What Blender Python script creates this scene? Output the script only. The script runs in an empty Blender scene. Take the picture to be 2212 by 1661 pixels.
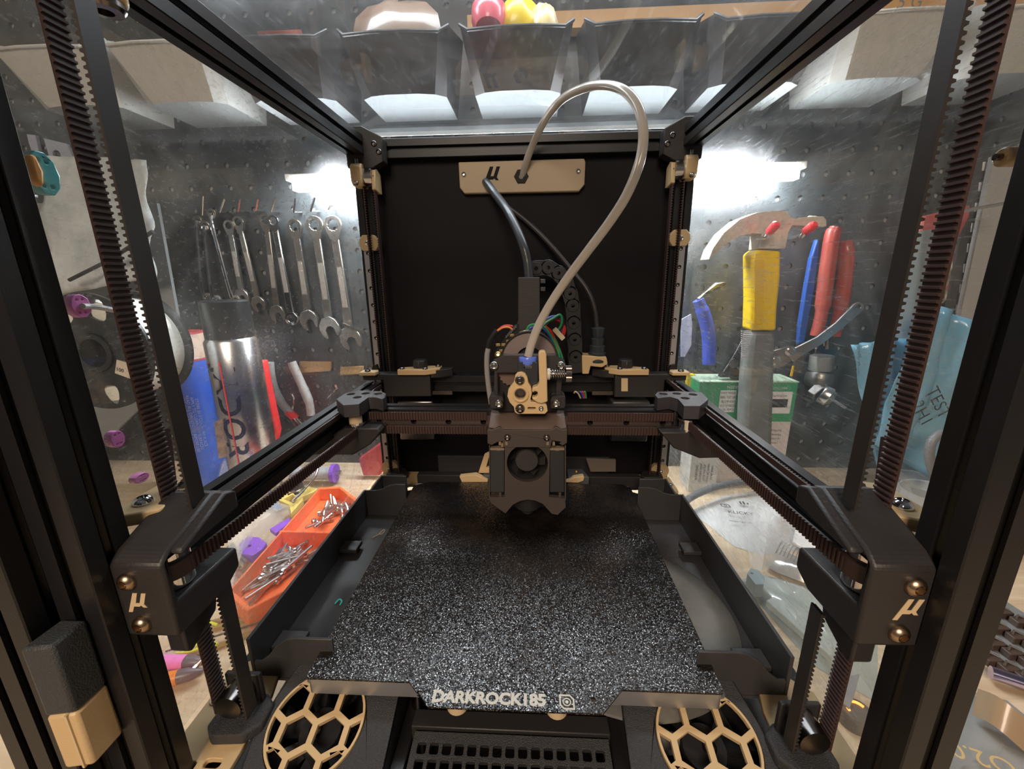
import bpy, bmesh, math, random
from math import sin, cos, pi, radians, atan2, hypot
from mathutils import Vector, Matrix
from mathutils.geometry import tessellate_polygon
random.seed(7)
S = 0.001                      # everything below is written in millimetres
scene = bpy.context.scene
V = Vector

# ---------------------------------------------------------------- camera
FPX, PITCH, YAW, ROLL = 900.6, .2569, -.0524, -.0122
EYE = V((10.2, -143.5, 175.0))
_F = V((sin(YAW)*cos(PITCH), cos(YAW)*cos(PITCH), -sin(PITCH)))
_X0 = V((cos(YAW), -sin(YAW), 0)); _U0 = _X0.cross(_F)
_X = cos(ROLL)*_X0 + sin(ROLL)*_U0; _U = -sin(ROLL)*_X0 + cos(ROLL)*_U0
cam_d = bpy.data.cameras.new('camera'); cam = bpy.data.objects.new('camera', cam_d)
scene.collection.objects.link(cam); scene.camera = cam
cam.matrix_world = Matrix(((_X.x, _U.x, -_F.x, EYE.x*S), (_X.y, _U.y, -_F.y, EYE.y*S), (_X.z, _U.z, -_F.z, EYE.z*S), (0, 0, 0, 1)))
cam_d.sensor_fit = 'HORIZONTAL'; cam_d.sensor_width = 36; cam_d.lens = 36*FPX/2212
cam_d.clip_start = .002; cam_d.clip_end = 50

# ---------------------------------------------------------------- view, world, lights
scene.view_settings.view_transform = 'Standard'; scene.view_settings.look = 'None'
scene.view_settings.gamma = 1; scene.view_settings.use_curve_mapping = False
scene.view_settings.exposure = 0.05
w = bpy.data.worlds.new('room_air'); scene.world = w; w.use_nodes = True
w.node_tree.nodes['Background'].inputs[0].default_value = (.66, .62, .60, 1)
w.node_tree.nodes['Background'].inputs[1].default_value = .10
def area(name, loc, to, sx, sy, watt, col):
    d = bpy.data.lights.new(name, 'AREA'); d.shape = 'RECTANGLE'; d.size = sx*S; d.size_y = sy*S
    d.energy = watt; d.color = col
    o = bpy.data.objects.new(name, d); scene.collection.objects.link(o)
    o.location = V(loc)*S; o.rotation_euler = (V(to)-V(loc)).to_track_quat('-Z', 'Y').to_euler()
    return o
# warm ceiling lamp of the room, behind and above the photographer
area('ceiling_lamp', (-120, -950, 760), (0, 100, 80), 420, 420, 11.5, (1, .80, .62))
# added cool fill, unseen above the bench, to bring out the bed's sparkle
area('bed_fill', (0, 262, 500), (0, 90, 0), 560, 60, 2.2, (.90, .96, 1))

# ---------------------------------------------------------------- where a line of sight meets a plane of the place
def at(u, v, X=None, Y=None, Z=None):
    d = _F + _X*((u-1106)/FPX) + _U*(-(v-830.5)/FPX)
    if X is not None: t = (X-EYE.x)/d.x
    elif Y is not None: t = (Y-EYE.y)/d.y
    else: t = (Z-EYE.z)/d.z
    return EYE + d*t
def yz(u, v, X): p = at(u, v, X=X); return (p.y, p.z)
def xz(pts, Y): return [(p.x, p.z) for p in (at(u, v, Y=Y) for u, v in pts)]
def xy(pts, Z): return [(p.x, p.y) for p in (at(u, v, Z=Z) for u, v in pts)]

# ---------------------------------------------------------------- materials
MATS = {}
def mat(name, col, rough=.5, metal=0, bump=None, emit=None, var=None, coat=0, trans=0, alpha=1, spec=None, layer=None, aniso=0, ior=None):
    """col linear rgb; bump=(scale per metre, strength); var=(scale, second colour); layer=pitch mm of printed layers"""
    if name in MATS: return MATS[name]
    m = bpy.data.materials.new(name); m.use_nodes = True; nt = m.node_tree; n = nt.nodes; l = nt.links
    b = n['Principled BSDF']; b.inputs['Base Color'].default_value = (*col, 1)
    b.inputs['Roughness'].default_value = rough; b.inputs['Metallic'].default_value = metal
    b.inputs['Coat Weight'].default_value = coat
    if trans: b.inputs['Transmission Weight'].default_value = trans
    if ior: b.inputs['IOR'].default_value = ior
    if alpha < 1: b.inputs['Alpha'].default_value = alpha
    if spec is not None: b.inputs['Specular IOR Level'].default_value = spec
    if aniso: b.inputs['Anisotropic'].default_value = aniso
    if emit:
        b.inputs['Emission Color'].default_value = (*emit[0], 1); b.inputs['Emission Strength'].default_value = emit[1]
    tc = n.new('ShaderNodeTexCoord')
    if var:
        ns = n.new('ShaderNodeTexNoise'); ns.inputs['Scale'].default_value = var[0]; ns.inputs['Detail'].default_value = 6
        ns.inputs['Roughness'].default_value = .65
        cr = n.new('ShaderNodeValToRGB'); lo, hi = var[2] if len(var) > 2 else (.4, .65)
        cr.color_ramp.elements[0].position = lo; cr.color_ramp.elements[1].position = hi
        cr.color_ramp.elements[0].color = (*col, 1); cr.color_ramp.elements[1].color = (*var[1], 1)
        l.new(tc.outputs['Object'], ns.inputs['Vector']); l.new(ns.outputs['Fac'], cr.inputs[0]); l.new(cr.outputs[0], b.inputs['Base Color'])
    h = None
    if bump:
        nb = n.new('ShaderNodeTexNoise'); nb.inputs['Scale'].default_value = bump[0]; nb.inputs['Detail'].default_value = 3
        bp = n.new('ShaderNodeBump'); bp.inputs['Strength'].default_value = bump[1]; bp.inputs['Distance'].default_value = .0006
        l.new(tc.outputs['Object'], nb.inputs['Vector']); l.new(nb.outputs['Fac'], bp.inputs['Height']); l.new(bp.outputs[0], b.inputs['Normal']); h = bp
    if layer:
        sx = n.new('ShaderNodeSeparateXYZ'); mu = n.new('ShaderNodeMath'); mu.operation = 'MULTIPLY'; mu.inputs[1].default_value = 2*pi/(layer*S)
        si = n.new('ShaderNodeMath'); si.operation = 'SINE'; b2 = n.new('ShaderNodeBump'); b2.inputs['Strength'].default_value = .10; b2.inputs['Distance'].default_value = .00015
        l.new(tc.outputs['Object'], sx.inputs[0]); l.new(sx.outputs['Z'], mu.inputs[0]); l.new(mu.outputs[0], si.inputs[0]); l.new(si.outputs[0], b2.inputs['Height'])
        if h: l.new(h.outputs[0], b2.inputs['Normal'])
        l.new(b2.outputs[0], b.inputs['Normal'])
    MATS[name] = m
    return m
BLK = mat('black_printed_plastic', (.026, .023, .023), .46, bump=(900, .15), layer=.8)
BLKT = mat('black_textured_plastic', (.045, .045, .048), .38, bump=(2600, .9))
ALU_B = mat('black_anodised_aluminium', (.014, .0135, .0145), .36, metal=.15, bump=(1500, .08))
SLOT = mat('black_rubber', (.010, .009, .009), .7)
TAN = mat('tan_printed_plastic', (.66, .47, .25), .42, bump=(700, .12), layer=.8)
TANL = mat('pale_tan_printed_plastic', (.66, .50, .30), .5, bump=(900, .15))
BELT = mat('dark_brown_toothed_rubber', (.050, .026, .022), .55)
STEEL = mat('bright_steel', (.62, .60, .58), .22, metal=1)
STEELD = mat('dark_steel', (.22, .20, .19), .25, metal=1)
CHROME = mat('chrome', (.8, .8, .82), .10, metal=1)
RAIL = mat('grey_steel_rail', (.46, .45, .47), .38, metal=.4, bump=(1800, .06))
ALU = mat('raw_aluminium', (.56, .57, .60), .36, metal=.8, bump=(300, .1))
PANEL = mat('matt_black_panel', (.007, .0055, .007), .65, spec=.25, bump=(500, .1))
WHITE = mat('white_plastic', (.75, .75, .73), .45)

# ---------------------------------------------------------------- mesh building
class MB:
    def __init__(s): s.v = []; s.f = []; s.mi = []; s.cur = 0
    def add(s, vs, fs):
        o = len(s.v); s.v += [tuple(p) for p in vs]; s.f += [tuple(i+o for i in f) for f in fs]; s.mi += [s.cur]*len(fs); return s
    def box(s, x0, x1, y0, y1, z0, z1):
        return s.add([(x, y, z) for x in (x0, x1) for y in (y0, y1) for z in (z0, z1)],
                     [(0, 1, 3, 2), (4, 6, 7, 5), (0, 4, 5, 1), (2, 3, 7, 6), (0, 2, 6, 4), (1, 5, 7, 3)])
    def ext(s, outer, O, U, Vv, N, d, holes=()):
        """flat outline (with holes) in the frame O,U,V, thickened by d along N"""
        O, U, Vv, N = V(O), V(U), V(Vv), V(N)
        loops = [list(outer)]+[list(h) for h in holes]
        def area2(l): return sum(l[i][0]*l[(i+1) % len(l)][1]-l[(i+1) % len(l)][0]*l[i][1] for i in range(len(l)))
        loops = [l if (area2(l) > 0) == (k == 0) else l[::-1] for k, l in enumerate(loops)]
        flat = [p for l in loops for p in l]; n = len(flat)
        tris = tessellate_polygon([[V((a, b, 0)) for a, b in l] for l in loops])
        vs = [O+U*a+Vv*b for a, b in flat]; vs += [p+N*d for p in vs]
        flip = U.cross(Vv).dot(N)*d < 0
        fs = []
        for t in tris:
            a, b, c = [flat[i] for i in t]
            ar = (b[0]-a[0])*(c[1]-a[1])-(c[0]-a[0])*(b[1]-a[1])
            t = t if (ar > 0) else t[::-1]
            t = t if not flip else t[::-1]
            fs.append(tuple(i+n for i in t)); fs.append(tuple(t[::-1]))
        k = 0
        for l in loops:
            m = len(l)
            for i in range(m):
                a, b = k+i, k+(i+1) % m
                q = (a, b, b+n, a+n); fs.append(q if not flip else q[::-1])
            k += m
        return s.add(vs, fs)
    def px(s, outer, y0, y1, holes=()):          # outline in x,z, thick along y
        return s.ext(outer, (0, y0, 0), (1, 0, 0), (0, 0, 1), (0, 1, 0), y1-y0, holes)
    def py(s, outer, x0, x1, holes=()):          # outline in y,z, thick along x
        return s.ext(outer, (x0, 0, 0), (0, 1, 0), (0, 0, 1), (1, 0, 0), x1-x0, holes)
    def pz(s, outer, z0, z1, holes=()):          # outline in x,y, thick along z
        return s.ext(outer, (0, 0, z0), (1, 0, 0), (0, 1, 0), (0, 0, 1), z1-z0, holes)
    def lathe(s, prof, O, A=(0, 0, 1), n=24, ph=0):
        """profile [(radius, height)] about the axis A through O"""
        A = V(A).normalized(); q = A.to_track_quat('Z', 'Y'); O = V(O); rows = []; vs = []
        for r, h in prof:
            if r < 1e-6: rows.append([len(vs)]); vs.append(O+A*h)
            else:
                rows.append(list(range(len(vs), len(vs)+n)))
                vs += [O+q @ V((r*cos(ph+2*pi*k/n), r*sin(ph+2*pi*k/n), h)) for k in range(n)]
        fs = []
        for a, b in zip(rows, rows[1:]):
            for k in range(n):
                k2 = (k+1) % n
                if len(a) == 1 and len(b) == 1: continue
                if len(a) == 1: fs.append((a[0], b[k2], b[k]))
                elif len(b) == 1: fs.append((a[k], a[k2], b[0]))
                else: fs.append((a[k], a[k2], b[k2], b[k]))
        return s.add(vs, fs)
    def cyl(s, a, b, r, n=20, r2=None):
        a, b = V(a), V(b); L = (b-a).length
        return s.lathe([(0, 0), (r, 0), (r2 if r2 is not None else r, L), (0, L)], a, b-a, n)
    def tube(s, path, r, n=10, closed=False):
        path = [V(p) for p in path]; m = len(path)
        if m < 2: return s
        t0 = (path[1]-path[0]).normalized(); up = V((0, 0, 1)) if abs(t0.z) < .9 else V((1, 0, 0))
        nx = t0.cross(up).normalized(); vs = []; fs = []
        for i, p in enumerate(path):
            t = ((path[min(i+1, m-1)]-path[max(i-1, 0)])).normalized()
            nx = (nx-t*nx.dot(t)).normalized(); ny = t.cross(nx)
            ri = r[i] if isinstance(r, (list, tuple)) else r
            vs += [p+nx*(ri*cos(2*pi*k/n))+ny*(ri*sin(2*pi*k/n)) for k in range(n)]
        for i in range(m-1):
            for k in range(n):
                k2 = (k+1) % n; fs.append((i*n+k, i*n+k2, (i+1)*n+k2, (i+1)*n+k))
        fs.append(tuple(range(n))[::-1]); fs.append(tuple((m-1)*n+k for k in range(n)))
        return s.add(vs, fs)
    def ribbon(s, path, W, w, th):
        """flat strip along path, w wide along W, th thick"""
        path = [V(p) for p in path]; W = V(W).normalized(); m = len(path); vs = []; fs = []
        for i, p in enumerate(path):
            t = (path[min(i+1, m-1)]-path[max(i-1, 0)]).normalized(); N = t.cross(W).normalized()
            vs += [p-W*w/2-N*th/2, p+W*w/2-N*th/2, p+W*w/2+N*th/2, p-W*w/2+N*th/2]
        for i in range(m-1):
            for k in range(4):
                k2 = (k+1) % 4; fs.append((i*4+k, i*4+k2, (i+1)*4+k2, (i+1)*4+k))
        fs.append((3, 2, 1, 0)); fs.append(tuple((m-1)*4+k for k in range(4)))
        return s.add(vs, fs)
    def belt(s, a, b, W, T, w=6, pitch=2.0, th=.75, tooth=.8):
        """straight toothed belt from a to b: w wide along W, teeth pointing along T"""
        a, b, W, T = V(a), V(b), V(W).normalized(), V(T).normalized(); L = (b-a).length; D = (b-a)/L
        out = [(0, 0)]; k = 0.0
        while k+pitch <= L:
            out += [(k+.22*pitch, th*0), (k+.34*pitch, tooth), (k+.66*pitch, tooth), (k+.78*pitch, 0)]; k += pitch
        out += [(L, 0), (L, -th), (0, -th)]
        # quads strip rather than one huge polygon
        top = out[:-2]
        for (u0, h0), (u1, h1) in zip(top, top[1:]):
            if u1-u0 < 1e-9: continue
            c = [(u0, -th), (u1, -th), (u1, h1), (u0, h0)]
            vs = [a+D*x+T*y-W*w/2 for x, y in c]+[a+D*x+T*y+W*w/2 for x, y in c]
            s.add(vs, [(0, 1, 2, 3), (7, 6, 5, 4), (3, 2, 6, 7), (1, 0, 4, 5)])
        return s
LOC = {}
def lnk(o): scene.collection.objects.link(o); return o
def finish(me, smooth=35):
    me.validate(); me.update()
    if smooth:
        me.shade_smooth(); me.set_sharp_from_angle(angle=radians(smooth))
def build(name, mb, m, parent=None, label=None, cat=None, group=None, kind=None, smooth=35, bevel=0, loc=None):
    me = bpy.data.meshes.new(name)
    if parent is not None: base = LOC[parent.name]
    elif loc is not None: base = V(loc)
    else:
        xs = [p[0] for p in mb.v]; ys = [p[1] for p in mb.v]; zs = [p[2] for p in mb.v]
        base = V(((min(xs)+max(xs))/2, (min(ys)+max(ys))/2, min(zs)))
    me.from_pydata([((p[0]-base.x)*S, (p[1]-base.y)*S, (p[2]-base.z)*S) for p in mb.v], [], mb.f)
    ms = m if isinstance(m, (list, tuple)) else [m]
    for x in ms: me.materials.append(x)
    if len(ms) > 1: me.polygons.foreach_set('material_index', mb.mi)
    bm = bmesh.new(); bm.from_mesh(me); bmesh.ops.recalc_face_normals(bm, faces=bm.faces); bm.to_mesh(me); bm.free()
    finish(me, smooth)
    o = lnk(bpy.data.objects.new(name, me)); LOC[o.name] = base
    if parent is not None: o.parent = parent
    else: o.location = base*S
    if bevel:
        b = o.modifiers.new('bevel', 'BEVEL'); b.width = bevel*S; b.segments = 2; b.limit_method = 'ANGLE'; b.angle_limit = radians(40)
    tag(o, label, cat, group, kind)
    return o
def tag(o, label=None, cat=None, group=None, kind=None):
    for k, x in (('label', label), ('category', cat), ('group', group), ('kind', kind)):
        if x: o[k] = x
def thing(name, label, cat, loc, group=None, kind=None):
    o = lnk(bpy.data.objects.new(name, None)); o.location = V(loc)*S; LOC[o.name] = V(loc); o.empty_display_size = .01
    tag(o, label, cat, group, kind); return o
def smoothpath(pts, k=8):
    pts = [V(p) for p in pts]; out = []
    P = [2*pts[0]-pts[1]]+pts+[2*pts[-1]-pts[-2]]
    for i in range(1, len(P)-2):
        for j in range(k):
            t = j/k; a, b, c, d = P[i-1], P[i], P[i+1], P[i+2]
            out.append(.5*((2*b)+(c-a)*t+(2*a-5*b+4*c-d)*t*t+(3*b-a-3*c+d)*t**3))
    return out+[pts[-1]]
def circ(cx, cy, r, n=24, ph=0): return [(cx+r*cos(ph+2*pi*k/n), cy+r*sin(ph+2*pi*k/n)) for k in range(n)]
def rrect(x0, x1, y0, y1, r, n=4):
    out = []
    for cx, cy, a in ((x1-r, y1-r, 0), (x0+r, y1-r, 90), (x0+r, y0+r, 180), (x1-r, y0+r, 270)):
        out += [(cx+r*cos(radians(a+90*k/n)), cy+r*sin(radians(a+90*k/n))) for k in range(n+1)]
    return out
_scr = {}
def screw(pos, axis, parent, r=2.7, m=None, name='screw', label=None):
    """button head screw with a hex socket; copies share one mesh"""
    m = m or STEEL; key = (r, m.name)
    if key not in _scr:
        mb = MB(); mb.lathe([(r, 0), (r, .25*r), (.92*r, .42*r), (.75*r, .62*r), (.52*r, .74*r)], (0, 0, 0), n=18)
        mb.lathe([(.52*r, .74*r), (.50*r, .30*r), (0, .28*r)], (0, 0, 0), n=6)
        me = bpy.data.meshes.new('screw'); me.from_pydata([tuple(c*S for c in p) for p in mb.v], [], mb.f); me.materials.append(m)
        finish(me, 30); _scr[key] = me
    o = lnk(bpy.data.objects.new(name, _scr[key])); o.parent = parent; o.location = (V(pos)-LOC[parent.name])*S
    o.rotation_euler = V(axis).to_track_quat('Z', 'Y').to_euler(); LOC[o.name] = LOC[parent.name]
    if label: o['label'] = label
    return o
def text(name, body, m, parent, O, U, Vv, size, ext=.15, off=0, shear=0, label=None, align='CENTER', spacing=1):
    """flat lettering, baseline direction U, up V"""
    cu = bpy.data.curves.new(name, 'FONT'); cu.body = body; cu.size = size; cu.extrude = ext; cu.offset = off; cu.shear = shear
    cu.align_x = align; cu.align_y = 'CENTER'; cu.resolution_u = 3; cu.space_character = spacing
    tmp = lnk(bpy.data.objects.new(name+'_tmp', cu)); dg = bpy.context.evaluated_depsgraph_get(); dg.update()
    me = bpy.data.meshes.new_from_object(tmp.evaluated_get(dg)); bpy.data.objects.remove(tmp); bpy.data.curves.remove(cu)
    U, Vv = V(U).normalized(), V(Vv).normalized(); N = U.cross(Vv); B = LOC[parent.name]; O = V(O)
    for v in me.vertices: v.co = (O+U*v.co.x+Vv*v.co.y+N*v.co.z-B)*S
    me.materials.clear(); me.materials.append(m)
    o = lnk(bpy.data.objects.new(name, me)); o.parent = parent; LOC[o.name] = B
    if label: o['label'] = label
    return o
TSLOT = []
def _tslot():
    q = [(7.5, 1.7), (6.0, 1.7), (6.0, 3.2), (4.2, 3.2), (2.4, 1.5)]   # one half of a slot seen from +x
    pts = []
    for k in range(4):
        a = k*pi/2
        side = [(7.5, -7.5+.4), (7.5, -1.7), (6.2, -1.7), (6.2, -3.2), (4.6, -3.2), (3.4, -1.9), (3.4, 1.9), (4.6, 3.2), (6.2, 3.2), (6.2, 1.7), (7.5, 1.7), (7.5, 7.5-.4)]
        pts += [(x*cos(a)-y*sin(a), x*sin(a)+y*cos(a)) for x, y in side]
    return pts
TSLOT = _tslot()
def bar15(mb, axis, c, a, b):
    """15 mm slotted aluminium bar along an axis, its centre line at c, from a to b"""
    if axis == 'x': mb.ext(TSLOT, (a, c[0], c[1]), (0, 1, 0), (0, 0, 1), (1, 0, 0), b-a)
    if axis == 'y': mb.ext(TSLOT, (c[0], a, c[1]), (1, 0, 0), (0, 0, 1), (0, 1, 0), b-a)
    if axis == 'z': mb.ext(TSLOT, (c[0], c[1], a), (1, 0, 0), (0, 1, 0), (0, 0, 1), b-a)
    return mb
MU = [(.0, -.55), (.17, -.55), (.30, -.02), (.50, -.10), (.72, -.02), (.86, -.12), (1.0, -.12), (1.0, .02), (.93, .06), (1.10, .95), (.90, .95), (.74, .16), (.58, .10), (.50, .16), (.64, .95), (.44, .95)]
MU = [(0, 0), (.20, 0), (.34, .30), (.62, .30), (.70, .36), (.80, .26), (.98, .26), (.86, .42), (1.08, 1), (.86, 1), (.66, .48), (.47, .48), (.66, 1), (.44, 1)]
# ================================================================ THE SETTING
BENCH_Z, WALL_Y = -85.0, 400.0
def wood(name, a, b, rough=.5):
    m = mat(name, a, rough); nt = m.node_tree; n = nt.nodes; l = nt.links; bs = n['Principled BSDF']
    tc = n.new('ShaderNodeTexCoord'); mp = n.new('ShaderNodeMapping'); mp.inputs['Scale'].default_value = (3, 28, 28)
    ns = n.new('ShaderNodeTexNoise'); ns.inputs['Scale'].default_value = 3; ns.inputs['Detail'].default_value = 8; ns.inputs['Distortion'].default_value = 1.2
    cr = n.new('ShaderNodeValToRGB'); cr.color_ramp.elements[0].color = (*a, 1); cr.color_ramp.elements[1].color = (*b, 1)
    cr.color_ramp.elements[0].position = .35; cr.color_ramp.elements[1].position = .7
    l.new(tc.outputs['Object'], mp.inputs[0]); l.new(mp.outputs[0], ns.inputs['Vector']); l.new(ns.outputs['Fac'], cr.inputs[0]); l.new(cr.outputs[0], bs.inputs['Base Color'])
    return m
WOOD = wood('pale_plywood', (.52, .38, .24), (.66, .52, .36))
mb = MB(); mb.box(-900, 900, -420, WALL_Y, BENCH_Z-30, BENCH_Z)
build('floor', mb, WOOD, kind='structure', label='pale plywood bench top under the printer')
WALLM = mat('grey_painted_wall', (.30, .31, .30), .8, bump=(40, .2))
mb = MB(); mb.box(-900, 900, WALL_Y+2.6, WALL_Y+20, BENCH_Z, 900); build('wall_back', mb, mat('white_painted_wall', (.30, .31, .31), .7), kind='structure')
for sx, nm in ((-1, 'wall_left'), (1, 'wall_right')):
    mb = MB(); mb.box(sx*900, sx*920, -420, WALL_Y+20, BENCH_Z, 900); build(nm, mb, WALLM, kind='structure')
# pegboard: a dark sheet with round holes every 25.4 mm through which the white wall shows
peg = MB(); P = 25.4; nx, nz = 50, 25; x00 = -635+4; z00 = BENCH_Z
for i in range(nx):
    for j in range(nz):
        cx, cz = x00+(i+.5)*P, z00+(j+.5)*P; h = P/2; r = 3.3
        sq = [(h, 0), (h, h), (0, h), (-h, h), (-h, 0), (-h, -h), (0, -h), (h, -h)]
        vs = [(cx+a, WALL_Y-1, cz+b) for a, b in sq]+[(cx+r*cos(k*pi/4), WALL_Y-1, cz+r*sin(k*pi/4)) for k in range(8)]+[(cx+r*cos(k*pi/4), WALL_Y+2, cz+r*sin(k*pi/4)) for k in range(8)]
        fs = [(k, (k+1) % 8, 8+(k+1) % 8, 8+k) for k in range(8)]+[(8+k, 8+(k+1) % 8, 16+(k+1) % 8, 16+k) for k in range(8)]
        peg.add(vs, fs)
build('pegboard', peg, mat('black_pegboard', (.030, .034, .036), .42, bump=(60, .3), var=(14, (.07, .08, .085))), label='black pegboard with rows of round holes on the back wall', cat='pegboard', smooth=0)

# ================================================================ PRINTER FRAME
fr = thing('printer_frame', 'black slotted aluminium frame of the printer enclosure', 'frame', (0, 100, -32))
for nm, c in (('post', (-135, -32.5)), ('post', (135, -32.5)), ('post', (-135, 245.5)), ('post', (135, 245.5))):
    build(nm, bar15(MB(), 'z', c, -62, 286), ALU_B, fr)
for x in (-135, 135):
    build('side_rail', bar15(MB(), 'y', (x, 278.5), -25, 238), ALU_B, fr)
    build('bottom_rail', bar15(MB(), 'y', (x, -27), -25, 238), ALU_B, fr)
build('cross_rail', bar15(MB(), 'x', (245.5, 278.5), -127.5, 127.5), ALU_B, fr)
build('cross_rail', bar15(MB(), 'x', (-32.5, 278.5), -127.5, 127.5), ALU_B, fr)
build('cross_rail', bar15(MB(), 'x', (245.5, -27), -127.5, 127.5), ALU_B, fr)
build('cross_rail', bar15(MB(), 'x', (-32.5, -70), -127.5, 127.5), ALU_B, fr)
mb = MB(); mb.box(-142, 142, -38, 252, -83, -64); build('base_case', mb, BLK, fr, bevel=2)
# black corner blocks at the rear top with two socket screws each
for s in (-1, 1):
    mb = MB()
    mb.px([(s*127.5, 270), (s*(127.5-20), 270), (s*(127.5-20), 286), (s*127.5, 292)] if False else [(s*142.5, 262), (s*137, 260), (s*124, 260), (s*112, 266), (s*112, 284), (s*127, 292), (s*142.5, 292)], 226, 237.9)
    cb = build('corner_block', mb, BLK, fr, bevel=.8)
    mb = MB(); mb.px([(s*137, 281), (s*129, 281), (s*129, 282.2), (s*137, 282.2)], 225.2, 227); mb.px([(s*136, 277), (s*130, 277), (s*130, 278), (s*136, 278)], 225.5, 227); build('slot_mark', mb, SLOT, cb)
    for q in ((s*118.5, 226, 279), (s*115, 226, 273)): screw(q, (0, -1, 0), fr, 2.3, STEELD)
# second slotted upright left of the left front post (open door stile), and its front rail at the right
ds = thing('door_stile', 'black slotted door upright beside the left front post', 'door frame', (-159, -44, -60))
build('upright', bar15(MB(), 'z', (-151, -40), -60, 300), ALU_B, ds)
build('upright', bar15(MB(), 'z', (-167, -36), -60, 300), ALU_B, ds)

# black rear panel
mb = MB(); mb.box(-127.4, 127.4, 247, 250, -19, 271); build('rear_panel', mb, PANEL, label='matt black rear panel behind the toolhead', cat='panel')

# clear acrylic panels: mostly see-through, a little dust and fine scratches on them
def acrylic(name, ax, dust=.16, streak=(6, 90, 6), tint=(.93, .96, .97), rot=(0, 0, 0), seed=0, haze=.095):
    m = bpy.data.materials.new(name); m.use_nodes = True; nt = m.node_tree; n = nt.nodes; l = nt.links; n.clear()
    out = n.new('ShaderNodeOutputMaterial'); tr = n.new('ShaderNodeBsdfTransparent'); tr.inputs[0].default_value = (*tint, 1)
    gl = n.new('ShaderNodeBsdfGlossy'); gl.inputs['Roughness'].default_value = .04; gl.inputs[0].default_value = (1, 1, 1, 1)
    fz = n.new('ShaderNodeFresnel'); fz.inputs[0].default_value = 1.45
    du = n.new('ShaderNodeBsdfTranslucent'); du.inputs[0].default_value = (.80, .86, .88, 1)
    dd = n.new('ShaderNodeBsdfDiffuse'); dd.inputs[0].default_value = (.55, .60, .60, 1)
    rf = n.new('ShaderNodeBsdfRefraction'); rf.inputs['Roughness'].default_value = .65; rf.inputs['IOR'].default_value = 1.14; rf.inputs[0].default_value = (.95, .97, 1, 1)
    tc = n.new('ShaderNodeTexCoord'); mp = n.new('ShaderNodeMapping'); mp.inputs['Scale'].default_value = streak; mp.inputs['Rotation'].default_value = rot; mp.inputs['Location'].default_value = (seed, seed, 0)
    n1 = n.new('ShaderNodeTexNoise'); n1.inputs['Scale'].default_value = 9; n1.inputs['Detail'].default_value = 7; n1.inputs['Roughness'].default_value = .7
    n2 = n.new('ShaderNodeTexNoise'); n2.inputs['Scale'].default_value = 13; n2.inputs['Detail'].default_value = 9; n2.inputs['Roughness'].default_value = .72; n2.inputs['Distortion'].default_value = 1.6
    l.new(tc.outputs['Object'], mp.inputs[0]); l.new(mp.outputs[0], n1.inputs['Vector']); l.new(tc.outputs['Object'], n2.inputs['Vector'])
    r1 = n.new('ShaderNodeMapRange'); r1.inputs[1].default_value = .54; r1.inputs[2].default_value = .70
    r2 = n.new('ShaderNodeMapRange'); r2.inputs[1].default_value = .42; r2.inputs[2].default_value = .75
    l.new(n1.outputs['Fac'], r1.inputs[0]); l.new(n2.outputs['Fac'], r2.inputs[0])
    ad = n.new('ShaderNodeMath'); ad.operation = 'ADD'; l.new(r1.outputs[0], ad.inputs[0]); l.new(r2.outputs[0], ad.inputs[1])
    ml = n.new('ShaderNodeMath'); ml.operation = 'MULTIPLY_ADD'; ml.inputs[1].default_value = dust; ml.inputs[2].default_value = .03; l.new(ad.outputs[0], ml.inputs[0])
    mh = n.new('ShaderNodeMath'); mh.operation = 'MULTIPLY_ADD'; mh.inputs[1].default_value = haze*1.6; mh.inputs[2].default_value = haze; l.new(ad.outputs[0], mh.inputs[0])
    m0 = n.new('ShaderNodeMixShader'); m0.inputs[0].default_value = .5; l.new(du.outputs[0], m0.inputs[1]); l.new(dd.outputs[0], m0.inputs[2])
    m1 = n.new('ShaderNodeMixShader'); l.new(ml.outputs[0], m1.inputs[0]); l.new(tr.outputs[0], m1.inputs[1]); l.new(m0.outputs[0], m1.inputs[2])
    m2 = n.new('ShaderNodeMixShader'); l.new(mh.outputs[0], m2.inputs[0]); l.new(m1.outputs[0], m2.inputs[1]); l.new(rf.outputs[0], m2.inputs[2])
    m3 = n.new('ShaderNodeMixShader'); l.new(fz.outputs[0], m3.inputs[0]); l.new(m2.outputs[0], m3.inputs[1]); l.new(gl.outputs[0], m3.inputs[2])
    ge = n.new('ShaderNodeNewGeometry'); t2 = n.new('ShaderNodeBsdfTransparent'); m4 = n.new('ShaderNodeMixShader')
    l.new(ge.outputs['Backfacing'], m4.inputs[0]); l.new(m3.outputs[0], m4.inputs[1]); l.new(t2.outputs[0], m4.inputs[2])
    l.new(m4.outputs[0], out.inputs[0]); return m
AC_L = acrylic('clear_acrylic_left', 0, .14, (4, 26, 60), rot=(.7, 0, 0))
AC_R = acrylic('clear_acrylic_right', 0, .24, (4, 5, 70), rot=(-.42, 0, 0), seed=3)
AC_T = acrylic('clear_acrylic_top', 0, .05, (30, 6, 4), rot=(0, 0, .5), seed=5, tint=(.62, .65, .68), haze=.03)
mb = MB(); mb.box(-146, -143, -26, 253, -15, 288); build('acrylic_sheet', mb, AC_L, label='clear acrylic side panel in front of the hanging wrenches', cat='panel')
mb = MB(); mb.box(143, 146, -26, 253, -34, 288); build('acrylic_sheet', mb, AC_R, label='scratched clear acrylic side panel in front of the hammer', cat='panel')
mb = MB(); mb.box(-142, 142, -40, 253, 292, 295); roof = build('acrylic_roof', mb, AC_T, label='scratched clear acrylic top panel under the storage bins', cat='panel')

build('lit_edge', MB().box(-142, 142, 253.05, 253.8, 292, 295), WHITE, roof)  # white strip painting in the line of light along the roof's rear edge
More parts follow.
